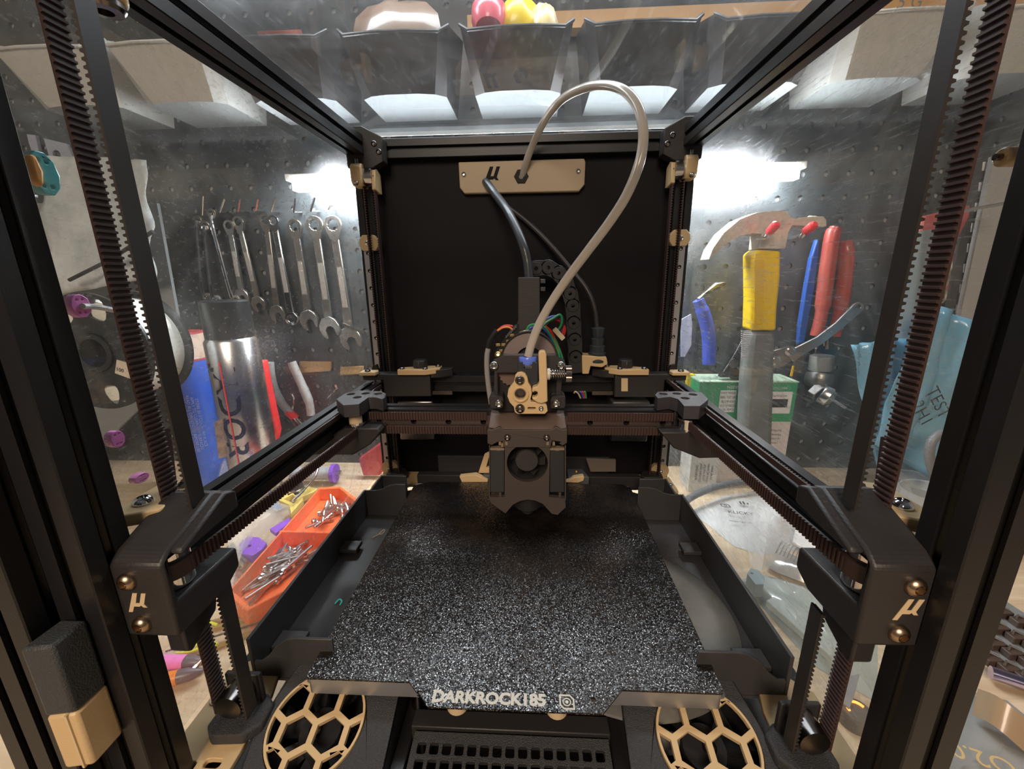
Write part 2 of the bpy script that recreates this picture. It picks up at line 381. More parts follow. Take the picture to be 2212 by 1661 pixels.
# ================================================================ LINEAR RAILS, CLIPS, Z PULLEYS AND BELTS AT THE REAR POSTS
for s in (-1, 1):
    side = 'left' if s < 0 else 'right'
    lr = thing('linear_rail', 'grey steel linear rail with screw holes on the %s rear post' % side, 'rail', (s*135, 236, -10))
    holes = [circ(s*135, z, 1.7, 12) for z in range(0, 196, 15)]
    outl = [(s*135-3.5, -8), (s*135+3.5, -8), (s*135+3.5, 200), (s*135-3.5, 200)]
    build('rail', MB().px(outl, 233.5, 237.9, holes), RAIL, lr)
    mb = MB()
    for z in range(0, 196, 15): mb.lathe([(1.7, 0), (1.1, 1.2), (0, .6)], (s*135, 236.5, z), (0, -1, 0), 12)
    build('rail_screw', mb, STEELD, lr)
    for z, wh in ((203, 'above'), (-11, 'below')):
        k = thing('rail_stop', 'small tan octagonal clip %s the %s rear linear rail' % (wh, side), 'clip', (s*133, 236, z-6))
        build('body', MB().px([(s*133-8.5, z-2), (s*133-6, z-6), (s*133+6, z-6), (s*133+8.5, z-2), (s*133+8.5, z+3), (s*133+5, z+7), (s*133-5, z+7), (s*133-8.5, z+3)], 232, 237.9), TAN, k, bevel=.6)
        screw((s*134, 232, z), (0, -1, 0), k, 2.2, STEEL)
    # top idler housing
    h = thing('belt_tensioner', 'tan idler housing under the %s rear corner block' % side, 'idler', (s*131, 230, 246))
    x0, x1 = s*138, s*129
    build('cheek', MB().py([(219, 250), (222, 247), (234, 247), (237.9, 250), (237.9, 262), (233, 264), (222, 264), (219, 261)], x0, x1), TAN, h, bevel=.8)
    build('cheek', MB().py([(221, 244), (231, 242), (237.9, 243), (237.9, 258), (230, 261), (224, 259)], s*122, s*119), TAN, h, bevel=.8)
    build('idler_wheel', MB().cyl((s*129, 229, 255), (s*122, 229, 255), 7.5, 24), STEEL, h)
    screw((s*134, 219.2, 249), (0, -.6, -1), h, 2.2, STEEL)
    build('adjuster', MB().cyl((s*134, 226, 264), (s*134, 226, 268), 1.8, 12), STEELD, h)
    bt = thing('z_belt', 'narrow toothed lift belt in front of the %s rear post' % side, 'belt', (s*125, 226, -10), 'lift belts at the four posts')
    build('strand', MB().belt((s*129.5, 226, -12), (s*129.5, 226, 255), (0, 1, 0), (-s, 0, 0)), BELT, bt)
    build('strand', MB().belt((s*121, 226, -12), (s*121, 226, 255), (0, 1, 0), (s, 0, 0)), BELT, bt)

# front lift belts
for s in (-1, 1):
    side = 'left' if s < 0 else 'right'; y = -8 if s < 0 else -12; yi = -12.3 if s < 0 else -17; wi = 6.6 if s < 0 else 5.8
    bt = thing('z_belt', 'wide dark toothed lift belt looped beside the %s front post' % side, 'belt', (s*120, y, -14), 'lift belts at the four posts')
    BS = mat('black_smooth_rubber', (.030, .026, .024), .42); top = 95 if s < 0 else 101
    build('strand', MB().belt((s*127, y, top-4), (s*127, y, 286), (0, 1, 0), (-s, 0, 0), w=6.8), BELT, bt)
    build('strand', MB().belt((s*113.2, yi, top), (s*113.2, yi, 286), (0, 1, 0), (s, 0, 0), w=wi, tooth=1.0), BS, bt)
    build('strand', MB().belt((s*127, y, -8), (s*127, y, 56), (0, 1, 0), (-s, 0, 0), w=6.8), BELT, bt)
    build('strand', MB().belt((s*112.5, y-2, -8), (s*112.5, y-2, 58), (0, 1, 0), (s, 0, 0), w=wi, tooth=1.0), BS, bt)
    # clamped belt tail above the corner block
    build('belt_tail', MB().belt((s*131, y+4, 96), (s*134, y+10, 118), (0, 1, 0), (s, 0, 0), w=6), BELT, bt)
    # pulley housing near the deck
    ph = thing('z_pulley', 'dark chamfered pulley mount on the %s front deck plate' % side, 'pulley mount', (s*119, y, -17))
    build('housing', MB().pz([(s*130, y-6), (s*126, y-10), (s*112, y-9), (s*107, y-4), (s*107, y+5), (s*112, y+9), (s*126, y+9), (s*130, y+5)], -16.5, -11), BLKT, ph, bevel=1)
    build('pulley', MB().cyl((s*119.7, y-5, -2.5), (s*119.7, y+5, -2.5), 5.6, 24), STEELD, ph)
    build('bracket', MB().box(s*119.7-8, s*119.7+8, y+5.2, y+7.5, -11, 4), BLK, ph, bevel=.5)
# ================================================================ DECK PLATES, FRONT SKIRTS, BED, DRIP TRAY
for sx, sy, nm in ((-1, -1, 'left front'), (1, -1, 'right front'), (-1, 1, 'left rear'), (1, 1, 'right rear')):
    d = thing('deck_plate', 'tan deck plate in the %s corner under the lift belt' % nm, 'corner plate', (sx*125, -5 if sy < 0 else 225, -19))
    if sy < 0:
        o = [(sx*142, -24), (sx*142, 16), (sx*134, 24), (sx*118, 20), (sx*114, 6), (sx*112, -20), (sx*112, -30), (sx*127, -30), (sx*127, -24)]
        holes = [circ(sx*137, 6, 1.6, 12), rrect(*sorted((sx*124, sx*117)), -26, -22.6, 1.5)]
    else:
        o = [(sx*127, 237), (sx*127, 232), (sx*142, 232), (sx*142, 205), (sx*120, 196), (sx*96, 222), (sx*86, 237)]
        holes = [circ(sx*100, 230, 1.8, 12)]
    build('plate', MB().pz(o, -19, -16.4, holes), TAN, d, bevel=.5)
    screw((sx*138, 1 if sy < 0 else 215, -16.4), (0, 0, 1), d, 2.6, CHROME)
    if sy > 0:
        build('belt_seat', MB().pz([(sx*132, 218), (sx*114, 218), (sx*112, 224), (sx*116, 232), (sx*128, 232), (sx*133, 226)], -16.3, -10), BLK, d, bevel=.8)
# bed: aluminium plate under a dark textured sheet
bed = thing('heated_bed', 'silver aluminium bed plate under the dark textured sheet', 'bed', (0, 92, -9))
build('plate', MB().pz(rrect(-92.2, 92.2, .6, 184.5, 2), -9.4, -1.1), ALU, bed, bevel=.5)
build('insulation', MB().pz(rrect(-97, 97, 6, 182, 2), -14, -9.6), mat('grey_foam', (.16, .16, .17), .6, bump=(400, .3)), bed)
for x in (-45, 45):
    build('standoff', MB().cyl((x, 12, -64), (x, 12, -14.2), 4, 12), STEELD, bed)
    build('standoff', MB().cyl((x, 170, -64), (x, 170, -14.2), 4, 12), STEELD, bed)
SHEET = bpy.data.materials.new('dark_glittering_texture'); SHEET.use_nodes = True
nt = SHEET.node_tree; n = nt.nodes; l = nt.links; b = n['Principled BSDF']; tc = n.new('ShaderNodeTexCoord')
b.inputs['Roughness'].default_value = .25; b.inputs['Specular IOR Level'].default_value = .6
vo = n.new('ShaderNodeTexVoronoi'); vo.inputs['Scale'].default_value = 2300; l.new(tc.outputs['Object'], vo.inputs['Vector'])
sb = n.new('ShaderNodeVectorMath'); sb.operation = 'SUBTRACT'; sb.inputs[1].default_value = (.5, .5, .5); l.new(vo.outputs['Color'], sb.inputs[0])
sc2 = n.new('ShaderNodeVectorMath'); sc2.operation = 'SCALE'; sc2.inputs['Scale'].default_value = .44; l.new(sb.outputs[0], sc2.inputs[0])
ge = n.new('ShaderNodeNewGeometry'); av = n.new('ShaderNodeVectorMath'); l.new(ge.outputs['Normal'], av.inputs[0]); l.new(sc2.outputs[0], av.inputs[1])
nv = n.new('ShaderNodeVectorMath'); nv.operation = 'NORMALIZE'; l.new(av.outputs[0], nv.inputs[0]); l.new(nv.outputs[0], b.inputs['Normal'])
ns = n.new('ShaderNodeTexNoise'); ns.inputs['Scale'].default_value = 26; ns.inputs['Detail'].default_value = 8; l.new(tc.outputs['Object'], ns.inputs['Vector'])
cr = n.new('ShaderNodeValToRGB'); cr.color_ramp.elements[0].color = (.007, .0055, .0045, 1); cr.color_ramp.elements[1].color = (.035, .024, .017, 1)
cr.color_ramp.elements[0].position = .48; cr.color_ramp.elements[1].position = .75
l.new(ns.outputs['Fac'], cr.inputs[0])
sx = n.new('ShaderNodeSeparateColor'); l.new(vo.outputs['Color'], sx.inputs[0]); gt_ = n.new('ShaderNodeMath'); gt_.operation = 'GREATER_THAN'; l.new(sx.outputs[2], gt_.inputs[0]); thr = n.new('ShaderNodeMapRange'); thr.inputs[1].default_value = .35; thr.inputs[2].default_value = .7; thr.inputs[3].default_value = .62; thr.inputs[4].default_value = .97; l.new(ns.outputs['Fac'], thr.inputs[0]); l.new(thr.outputs[0], gt_.inputs[1])
mxc = n.new('ShaderNodeMix'); mxc.data_type = 'RGBA'; mxc.inputs[7].default_value = (.25, .23, .22, 1); l.new(gt_.outputs[0], mxc.inputs[0]); l.new(cr.outputs[0], mxc.inputs[6])
l.new(mxc.outputs[2], b.inputs['Base Color']); l.new(gt_.outputs[0], b.inputs['Metallic'])
sheet = thing('build_sheet', 'dark glittering flexible print sheet with a lettered front tab', 'print sheet', (0, 92, -1))
# outline read off the photograph: straight front edge with a tab, rounded rear corners
o = [(-92.5, 1.2), (-92.5, 178), (-88, 181), (-80, 185), (86, 185), (92.5, 180), (92.5, 1.2), (91.5, .2), (49, .2), (39, -10.5), (-34, -10.5), (-45, .2), (-91.5, .2)]
build('sheet', MB().pz(o, -.9, 0, [circ(-39, -4.6, 1.1, 12), circ(36, -4.6, 1.1, 12)]), SHEET, sheet)
LETT = mat('pale_lettering', (.66, .64, .57), .6)
text('lettering', 'DARKROCK185', LETT, sheet, (-8.6, -6.1, .06), (1, 0, 0), (0, 1, 0), 7.0, ext=.05, off=.31, shear=.0, label='pale capital lettering on the tab')
# framed ring emblem
mb = MB(); ex, ey = 24.6, -6.2; q = 3.2
mb.pz([(ex-q, ey+q), (ex+q*.45, ey+q), (ex+q, ey+q*.45), (ex+q, ey-q), (ex-q*.45, ey-q), (ex-q, ey-q*.45)], .02, .12,
      [[(ex-q*.78, ey+q*.78), (ex+q*.40, ey+q*.78), (ex+q*.78, ey+q*.36), (ex+q*.78, ey-q*.78), (ex-q*.40, ey-q*.78), (ex-q*.78, ey-q*.36)]])
mb.pz(circ(ex, ey, q*.56, 20), .02, .12, [circ(ex, ey, q*.42, 20)]); mb.pz(circ(ex, ey, q*.22, 12), .02, .12)
build('emblem', mb, LETT, sheet, label='pale framed ring emblem on the tab')

# drip tray around the bed
TRAY = mat('black_tray_plastic', (.045, .043, .044), .42, bump=(350, .15))
tray = thing('drip_tray', 'black low walled tray surrounding the bed on both sides', 'tray', (0, 90, -18.5))
build('floor_sheet', MB().pz([(-129, 14), (-129, 160), (-124, 166), (-124, 186), (124, 186), (124, 166), (129, 160), (129, 14)], -19, -17.5), TRAY, tray)
for s in (-1, 1):
    mb = MB()
    mb.py([(14, -17.4), (14, 5.5), (160, 5.5), (160, -17.4)], s*127.3, s*129)                      # long side wall
    mb.px([(s*127.2, -17.4), (s*127.2, 5.5), (s*119, 5.5), (s*112, 7.5), (s*106, 11.5), (s*100, 12.5), (s*84, 12.5), (s*84, -17.4)] if False else
          [(s*127.2, -17.4), (s*127.2, 5.5), (s*119, 5.5), (s*113, 7), (s*108, 10), (s*102, 11.5), (s*93.5, 11.5), (s*93.5, -17.4)], 158.5, 160)
    mb.py([(160.1, -17.4), (160.1, 5.5), (186, 5.5), (186, -17.4)], s*122.5, s*124)
    mb.px([(s*122.4, -17.4), (s*122.4, 5.5), (s*101, 5.5), (s*101, -17.4)], 184.5, 186)
    build('wall', mb, TRAY, tray, bevel=.3)
    mb = MB()
    mb.px([(s*127.2, -17.4), (s*127.2, -8), (s*124, -8), (s*119, -4), (s*114, 2.5), (s*108, 6.2), (s*104, 7), (s*86, 7), (s*86, -17.4)], 14, 15.5)
    build('front_wall', mb, TRAY, tray, bevel=.3)
    for y in (30 if s > 0 else 32, 118 if s > 0 else 112):
        build('clip', MB().box(*sorted((s*127.2, s*(112 if y < 60 else 115))), y-5.5, y+5.5, -15, -12.2), TRAY, tray, bevel=.4)
build('rear_floor', MB().pz([(-124, 186.2), (124, 186.2), (124, 196), (104, 205), (86, 220), (86, 237), (-86, 237), (-86, 220), (-104, 205), (-124, 196)], -22.5, -19.2), TRAY, tray)
build('rear_lip', MB().box(-84, 84, 233, 236, -19, 3), TRAY, tray, bevel=.5)
# rounded duct under the right edge of the bed
mb = MB(); mb.lathe([(63, 0), (62.5, 1), (58, 3.0), (50, 4.2), (34, 5), (0, 5)], (62, 62, -17.4), n=64)
build('round_duct', mb, mat('grey_worn_metal', (.20, .20, .19), .36, metal=.5, var=(30, (.30, .29, .26))), label='grey worn round duct cover beneath the right bed edge', cat='duct')
mb = MB(); mb.tube(smoothpath([(-112, 128, -17), (-108, 131, -16), (-105, 133, -13.5), (-103, 131, -13), (-104.5, 128.5, -14), (-107, 130.5, -15.5)], 5), .35, 6)
build('filament_curl', mb, mat('pale_filament', (.55, .40, .25), .5), label='tiny pale curl of filament in the left tray', cat='filament')
mb = MB(); mb.tube(smoothpath([(-110, 62, -17), (-108, 64, -15.5), (-106, 63, -16), (-106.5, 61, -17)], 5), .5, 6)
build('filament_curl', mb, mat('teal_filament', (.05, .45, .42), .4), label='tiny teal scrap of filament in the left tray', cat='filament')

# purge and probe dock hardware behind the bed
dk = thing('dock_bracket', 'dark bracket with tan probe dock arms behind the bed', 'dock', (5, 198, -16))
build('crossbar', MB().box(-98, 108, 206, 214, -16, -4), BLK, dk, bevel=.6)
for s, x in ((-1, -26), (1, 50)):
    build('upright', MB().pz([(x-9, 190), (x+7, 190), (x+9, 206), (x-5, 206)] if s < 0 else [(x-9, 190), (x+9, 190), (x+5, 206), (x-9, 206)], -14, 4), mat('blue_grey_plastic', (.075, .08, .085), .5), dk, bevel=.6)
    screw((x-1, 200, 4), (0, 0, 1), dk, 1.8, mat('brass', (.7, .5, .2), .3, metal=1))
build('arm', MB().pz([(-44, 189), (-26, 189), (-24, 186.5), (-44, 186.5)], .5, 6) if False else MB().px(xz([(993, 1028), (1028, 1024), (1054, 1036), (1054, 1040), (998, 1040)], 188), 186.5, 192), TAN, dk, bevel=.4)
build('arm', MB().px(xz([(1222, 1040), (1240, 1030), (1259, 1027), (1262, 1029), (1260, 1037), (1250, 1041)], 188), 186.5, 192), TAN, dk, bevel=.4)
build('ramp', MB().px(xz([(1033, 1022), (1046, 983), (1054, 979), (1075, 980), (1075, 1022)], 194), 194, 198, [xz([(1050, 1010), (1056, 988), (1066, 988), (1066, 1010)], 194)]), TAN, dk, bevel=.4)
build('plate', MB().px(xz([(1266, 990), (1330, 992), (1330, 1018), (1275, 1018)], 204), 203, 205.8), mat('warm_grey_plastic', (.14, .11, .09), .5), dk, bevel=.4)

# front skirts with honeycomb fan grilles
def hexes(R, cell, wall, n=3):
    """hexagonal openings clipped to a disc of radius R"""
    hs = []; dx = cell; dy = cell*.866
    for j in range(-n, n+1):
        for i in range(-n, n+1):
            cx = (i+(j % 2)*.5)*dx; cy = j*dy+cell/1.732; r = (cell-wall)/1.732
            pts = [(cx+r*cos(radians(30+60*k)), cy+r*sin(radians(30+60*k))) for k in range(6)]
            # clip by the disc (Sutherland-Hodgman against a 40-gon)
            for k in range(40):
                a = 2*pi*k/40; nx, ny = cos(a), sin(a); out = []
                for m in range(len(pts)):
                    p, q = pts[m-1], pts[m]; dp, dq = R-(p[0]*nx+p[1]*ny), R-(q[0]*nx+q[1]*ny)
                    if (dp >= 0) != (dq >= 0): t = dp/(dp-dq); out.append((p[0]+(q[0]-p[0])*t, p[1]+(q[1]-p[1])*t))
                    if dq >= 0: out.append(q)
                pts = out
                if len(pts) < 3: break
            if len(pts) >= 3:
                ar = abs(sum(pts[k][0]*pts[(k+1) % len(pts)][1]-pts[(k+1) % len(pts)][0]*pts[k][1] for k in range(len(pts))))/2
                if ar > 2.0: hs.append(pts)
    return hs
TILT = radians(14)
SU, SV, SN = V((1, 0, 0)), V((0, cos(TILT), sin(TILT))), V((0, -sin(TILT), cos(TILT)))
for s in (-1, 1):
    side = 'left' if s < 0 else 'right'
    sk = thing('front_skirt', 'black fan cowl with a tan honeycomb grille at the front %s' % side, 'fan cowl', (s*88, -10, -40))
    O = V((-84.8 if s < 0 else 83.5, -8.5, -14.5)); R = 20.8
    def loc(x, y, z): d = V((x, y, z))-O; return (d.dot(SU), d.dot(SV))
    # body: sloping face with a round opening, plus outer chamfer and walls
    out = [(s*22, 20), (s*7, 31), (s*-9, 31), (s*-31, 22), (s*-38, -4), (s*-38, -34), (s*29, -34), (s*29.5, 0)]
    out = [(s*20, -36), (s*25.5, -5), (s*24, 6), (s*19, 26), (s*6, 33), (s*-8, 33), (s*-14, 20), (s*-33, 20), (s*-35, -36)]
    mb = MB(); mb.ext(out, O, SU, SV, -SN, 3, [circ(0, 0, R+.4, 48)])
    mb.ext([(p[0], p[1]) for p in out], O-SN*26, SU, SV, -SN, 2)
    build('cowl', mb, BLKT, sk, bevel=.8)
    mb = MB()
    for a, b2 in zip(out, out[1:]+out[:1]):
        A = O+SU*a[0]+SV*a[1]; B2 = O+SU*b2[0]+SV*b2[1]; dn = -SN*26
        inn = (V((0, 0, 0)))
        mb.add([A, B2, B2+dn, A+dn], [(0, 1, 2, 3)])
    build('side_wall', mb, BLKT, sk, smooth=0)
    g = MB(); hh = hexes(R-1.1, 14.2, 2.5)
    g.ext(circ(0, 0, R, 56), O+SN*.6, SU, SV, -SN, 2.2, hh); build('honeycomb_grille', g, TAN, sk, bevel=.25, label='tan round grille of hexagonal openings')
    # fan behind the grille
    fn = MB(); fn.lathe([(0, 0), (9, 0), (9.5, -1), (9.5, -7), (0, -7)], O-SN*7, SN, 24); fan = build('fan', fn, mat('fan_black', (.02, .02, .022), .35), sk)
    bl = MB()
    for k in range(7):
        a = 2*pi*k/7; d0 = SU*cos(a)+SV*sin(a); d1 = SU*cos(a+.5)+SV*sin(a+.5); b0 = O-SN*8; b1 = O-SN*14
        bl.add([b0+d0*9, b0+d0*22, b1+d1*22, b1+d1*9], [(0, 1, 2, 3)])
    build('blade', bl, mat('fan_black', (.02, .02, .022), .35), fan)
    screw(O-SN*6.9+SU*2*s, SN, sk, 3, STEELD)
# centre vent between the skirts
vt = thing('centre_vent', 'black square-holed vent grid under the lettered tab', 'vent', (0, -25, -40))
VO = V((0, -6, -20)); holes = []
cw, chh = 5.45, 5.8
for i in range(15):
    for j in range(7):
        x = (i-7)*cw; y = -j*chh-6; holes.append(rrect(x-1.9, x+1.9, y-2.0, y+2.0, .7, 2))
VX = .5
build('grid', MB().ext([(-42.5, 0), (42.5, 0), (44, -48), (-44, -48)], VO+V((VX, 0, 0)), SU, SV, -SN, 3, holes), BLKT, vt, bevel=.2)
build('backing', MB().box(-44, 44, -50, -10, -46, -44), PANEL, vt)
build('shelf', MB().box(-44, 44, -5.0, 3, -30, -19), BLK, vt, bevel=.5)
for x in (-22.5, 20.5):
    build('tab_rest', MB().cyl((x, -4.6, -6.2), (x, -4.6, -1.4), 4.6, 20), TANL, vt)
for s in (-1, 1):
    build('slot_rail', bar15(MB(), 'y', (s*52, -35), -24, 60), ALU_B, vt)

# ================================================================ GANTRY
ga = thing('gantry', 'black slotted gantry frame above the bed with its corner housings', 'gantry', (0, 110, 60))
for s in (-1, 1):
    build('side_rail', bar15(MB(), 'y', (s*135, 74.5), -8, 222), ALU_B, ga)
build('rear_rail', bar15(MB(), 'x', (229.5, 79.3), -92, 92), ALU_B, ga)
# front corner housings: C-shaped, two screws, inlaid emblem
for s in (-1, 1):
    side = 'left' if s < 0 else 'right'
    x0, x1 = s*128.5, s*110; fy = -34
    dz = 0 if s < 0 else 5.5
    prof = [(y_, z_+dz) for y_, z_ in [(fy, 57), (-10, 57), (-2, 61), (-2, 69.5), (-30.8, 69.5), (-30.8, 85.5), (-2, 85.5), (-2, 95), (-8, 97), (fy+4, 88.5), (fy, 85)]]
    fb = build('front_housing', MB().py(prof, x0, x1), BLK, ga, bevel=1.2)
    build('top_bevel', MB().py([(-8, 97+dz), (-2, 95+dz), (-2, 88+dz), (fy+4, 86.5+dz), (fy+4, 88.5+dz)], x1-s*.1, x1-s*4.5), BLK, ga, bevel=1)
    screw((s*122.5, fy, 79.5+dz), (0, -1, 0), fb, 3.0, mat('bronze_screw', (.45, .33, .22), .3, metal=1))
    screw((s*121.5, fy, 62.5+dz), (0, -1, 0), fb, 3.0, mat('bronze_screw', (.45, .33, .22), .3, metal=1))
    k = 7.5
    build('emblem', MB().px([(s*122-3.2+x*k*.95, 67.2+dz+z*k) for x, z in MU], fy-.15, fy+.3), TANL, fb, label='pale slanted letter inlay')
    build('idler_wheel', MB().cyl((s*119, -22.4, 70+dz), (s*119, -22.4, 85+dz), 6.6, 28), CHROME, ga)
    
    # lower support of the housing
    build('support', MB().py([(-22, 38+dz), (-8, 44+dz), (-4, 57+dz), (-24, 57+dz), (-24, 40+dz)], s*126, s*119), BLK, ga, bevel=.8)
    # tan belt clamp on top, at the lift belt
    build('belt_clamp', MB().pz([(s*141, -24), (s*141, 4), (s*132, 6), (s*124, 0), (s*124, -16)], 90+dz*.6, 95+dz*.6), TAN, ga, bevel=.8)
    screw((s*134, -12, 95+dz*.6), (0, 0, 1), ga, 3.2, CHROME)
    screw((s*129, 1, 95+dz*.6), (0, 0, 1), ga, 2.6, STEELD)
# rear motor housings: black block, tan lid, knob, four screws
for s in (-1, 1):
    side = 'left' if s < 0 else 'right'
    build('rear_housing', MB().px([(s*123, 71), (s*123, 86), (s*141, 86), (s*141, 91.5), (s*108, 91.5), (s*80.5, 91.5), (s*80.5, 71)], 209, 221), BLK, ga, bevel=.8)
    build('side_block', MB().pz([(s*80, 209), (s*70, 211), (s*62, 218), (s*62, 222), (s*80, 222)], 88, 95), BLK, ga, bevel=.6)
    lid = build('motor_lid', MB().pz([(s*108, 205), (s*83, 205), (s*72, 212), (s*72, 222), (s*88, 222), (s*108, 214)], 91.6, 96.5), TAN, ga, bevel=.6)
    build('knob', MB().lathe([(6.6, 0), (6.8, 2), (6.4, 6), (5.4, 7), (0, 7)], (s*90, 215, 96.6), n=8), BLK, lid, bevel=.5)
    for q in ((s*104.5, 208), (s*84, 207.5), (s*75, 218.5)): screw((q[0], q[1], 96.5), (0, 0, 1), lid, 2.4, STEELD)
    build('belt_block', MB().pz([(s*141.5, 203), (s*127, 203), (s*126, 209), (s*128, 214), (s*141.5, 214)], 91.6, 94.5), TAN, ga, bevel=.5)
    screw((s*135, 207, 94.5), (0, 0, 1), ga, 2.6, STEELD)
    build('belt_anchor', MB().px([(s*131-4, 92), (s*131+3, 92), (s*131+1.5, 99), (s*131-2, 98)], 214.5, 218), SLOT, ga)
    build('stepper_motor', MB().box(*sorted((s*113, s*80)), 212, 246, 28, 66), STEELD if s < 0 else mat('dark_motor', (.05, .05, .05), .4), ga, bevel=1.5)
    build('guide_bar', MB().box(*sorted((s*80, s*62)), 212, 215, 72, 75.5), STEELD, ga)
build('label_chip', MB().px(xz([(1342, 817), (1356, 817), (1356, 845), (1342, 845)], 208.6), 208.3, 209), TANL, ga, label='small pale inlay on the right rear housing')

# cross beam with its rail, hung between two joints
xb = thing('cross_beam', 'black cross beam with a steel rail carrying the toolhead', 'beam', (0, 145, 66))
build('bar', bar15(MB(), 'x', (146.5, 74.5), -112, 112), ALU_B, xb)
hx = list(range(-100, 101, 25))
build('rail', MB().px([(-106, 71), (106, 71), (106, 78), (-106, 78)], 134, 138.9, [circ(x, 74.5, 2.1, 12) for x in hx]), mat('dark_rail', (.12, .09, .085), .35, metal=.7), xb)
for s in (-1, 1):
    if s < 0: top = [(726, 862), (746, 849), (777, 843), (824, 845), (834, 850), (832, 858), (826, 862), (810, 858), (796, 858), (775, 873), (741, 875)]
    else: top = [(1415, 853), (1421, 846), (1465, 845), (1515, 847), (1530, 862), (1524, 868), (1512, 877), (1478, 877), (1465, 862), (1447, 857), (1421, 860)]
    hl = [(758, 851), (790, 849.5), (817, 850), (772, 858)] if s < 0 else [(1433, 850.5), (1462, 850), (1497, 852), (1480, 860)]
    hs = []
    for u, v in hl: p = at(u, v, Z=92); hs.append(circ(p.x, p.y, 3.0, 14))
    build('joint_plate', MB().pz(xy(top, 92), 83, 92, hs), mat('glossy_dark_print', (.05, .045, .05), .32, bump=(2500, .6), layer=.8), xb, bevel=.5)
    zc = (66, 77, 82.9) if s < 0 else (69.5, 81, 82.9)
    px_ = s*114; py_ = 127
    build('pulley', MB().lathe([(0, zc[0]), (6.6, zc[0]), (6.6, zc[0]+1.2), (5.4, zc[0]+1.3), (5.4, zc[1]-1.3), (6.6, zc[1]-1.2), (6.6, zc[1]), (0, zc[1])], (px_, py_, 0), n=28), CHROME, xb)
    build('spacer', MB().cyl((px_, py_, zc[1] if s < 0 else 62), (px_, py_, zc[2] if s < 0 else zc[0]), 4.4, 20), TANL, xb)
    pts = [(668, 982), (762, 983), (800, 960), (823, 932), (815, 925), (745, 925), (700, 950)] if s < 0 else [(1428, 935), (1455, 968), (1510, 990), (1588, 988), (1585, 965), (1520, 935)]
    build('carriage', MB().px(xz(pts, 120), 120, 150), BLK, xb, bevel=.8)
    build('hanger', MB().box(*sorted((s*108, s*119)), 136, 158, 58, 83), BLK, xb, bevel=.6)
# motion belts
mbelt = thing('motion_belt', 'brown toothed belts running along the cross beam and side rails', 'belt', (0, 120, 66))
for z, t in ((79.6, 1), (69.2, 1)):
    for a, b2 in ((-106, -22), (34, 106)):
        build('strand', MB().belt((a, 131.5, z), (b2, 131.5, z), (0, 0, 1), (0, -1, 0), w=5.6), BELT, mbelt)
for s in (-1, 1):
    z = 77.5 if s < 0 else 83
    a = (s*111.6, -22.4, z); b2 = (s*(111 if s < 0 else 113.5), 122, 71.5 if s < 0 else 77)
    build('strand', MB().belt(a, b2, (0, 0, 1), (-s, 0, 0), w=6), BELT, mbelt)
    build('strand', MB().belt((s*126, -10, z+4), (s*124, 206, z+4), (0, 0, 1), (s, 0, 0), w=3.0), BELT, mbelt)
    # wrap round the front idler
    arc = [(s*119+(-s)*7.4*cos(radians(q)), -22.4-7.4*sin(radians(q)), z) for q in range(-20, 181, 14)]
    build('strand', MB().ribbon(arc, (0, 0, 1), 6, 1.4), BELT, mbelt)
# ================================================================ TOOLHEAD
def c1(x, y): return (1000+x/5.537, 860+y/5.537)
th = thing('toolhead', 'black printed toolhead with a round cooling fan over the bed', 'toolhead', (7.3, 135, 6))
DK = mat('brown_black_print', (.066, .052, .046), .5, bump=(1100, .12), layer=.6)
def X(u, v, Y): return at(u, v, Y=Y).x
def Zc(v, Y, u=1140): return at(u, v, Y=Y).z
front = xz([(1053, 928), (1063, 929), (1080, 922), (1087, 929), (1192, 929), (1200, 922), (1216, 929), (1225, 927), (1225, 957), (1215, 963), (1200, 953), (1192, 953), (1190, 966), (1088, 966), (1086, 953), (1075, 955), (1062, 962), (1053, 958)], 121)
build('upper_cowl', MB().px(front, 121, 152), DK, th, bevel=.5)
z0, z1 = Zc(928, 121), Zc(892, 133)
xa, xb_, xc, xd = X(1054, 928, 121), X(1225, 928, 121), X(1060, 892, 133), X(1219, 892, 133)
xe, xf = X(1083, 928, 121), X(1196, 928, 121); xg, xh = X(1080, 897, 131), X(1201, 897, 131)
mb = MB(); mb.add([(xa, 124, z0), (xe, 121, z0), (xf, 121, z0), (xb_, 124, z0), (xb_, 152, z0), (xa, 152, z0),
                   (xc, 134, z1), (xg, 131.5, z1-.6), (xh, 131.5, z1-.6), (xd, 134, z1), (xd, 152, z1), (xc, 152, z1)],
                  [(0, 1, 7, 6), (1, 2, 8, 7), (2, 3, 9, 8), (3, 4, 10, 9), (4, 5, 11, 10), (5, 0, 6, 11), (6, 7, 8, 9, 10, 11), (5, 4, 3, 2, 1, 0)])
build('cowl_roof', mb, mat('warm_brown_print', (.13, .09, .072), .45, bump=(1300, .25), layer=.6), th, bevel=.4, label='brownish sloping roof of the cowl')
fc = at(1139, 1001, Y=122)
pl = xz([(1090, 964), (1188, 964), (1186, 1074), (1221, 1077), (1222, 1096), (1205, 1112), (1192, 1110), (1172, 1088), (1155, 1081), (1140, 1079), (1124, 1082), (1108, 1090), (1092, 1109), (1076, 1098), (1060, 1086), (1057, 1074), (1090, 1074)], 122)
build('front_plate', MB().px(pl, 122, 126, [circ(fc.x, fc.z, 14.2, 40)]), DK, th, bevel=.4)
build('inner_box', MB().px(xz([(1090, 966), (1188, 966), (1186, 1072), (1090, 1072)], 139), 139, 150), SLOT, th)
for a, b2 in ((1056.5, 1058.5), (1220, 1222.5)):
    build('edge_strip', MB().px(xz([(a, 962), (b2, 962), (b2, 1080), (a, 1080)], 123), 123, 150), DK, th)
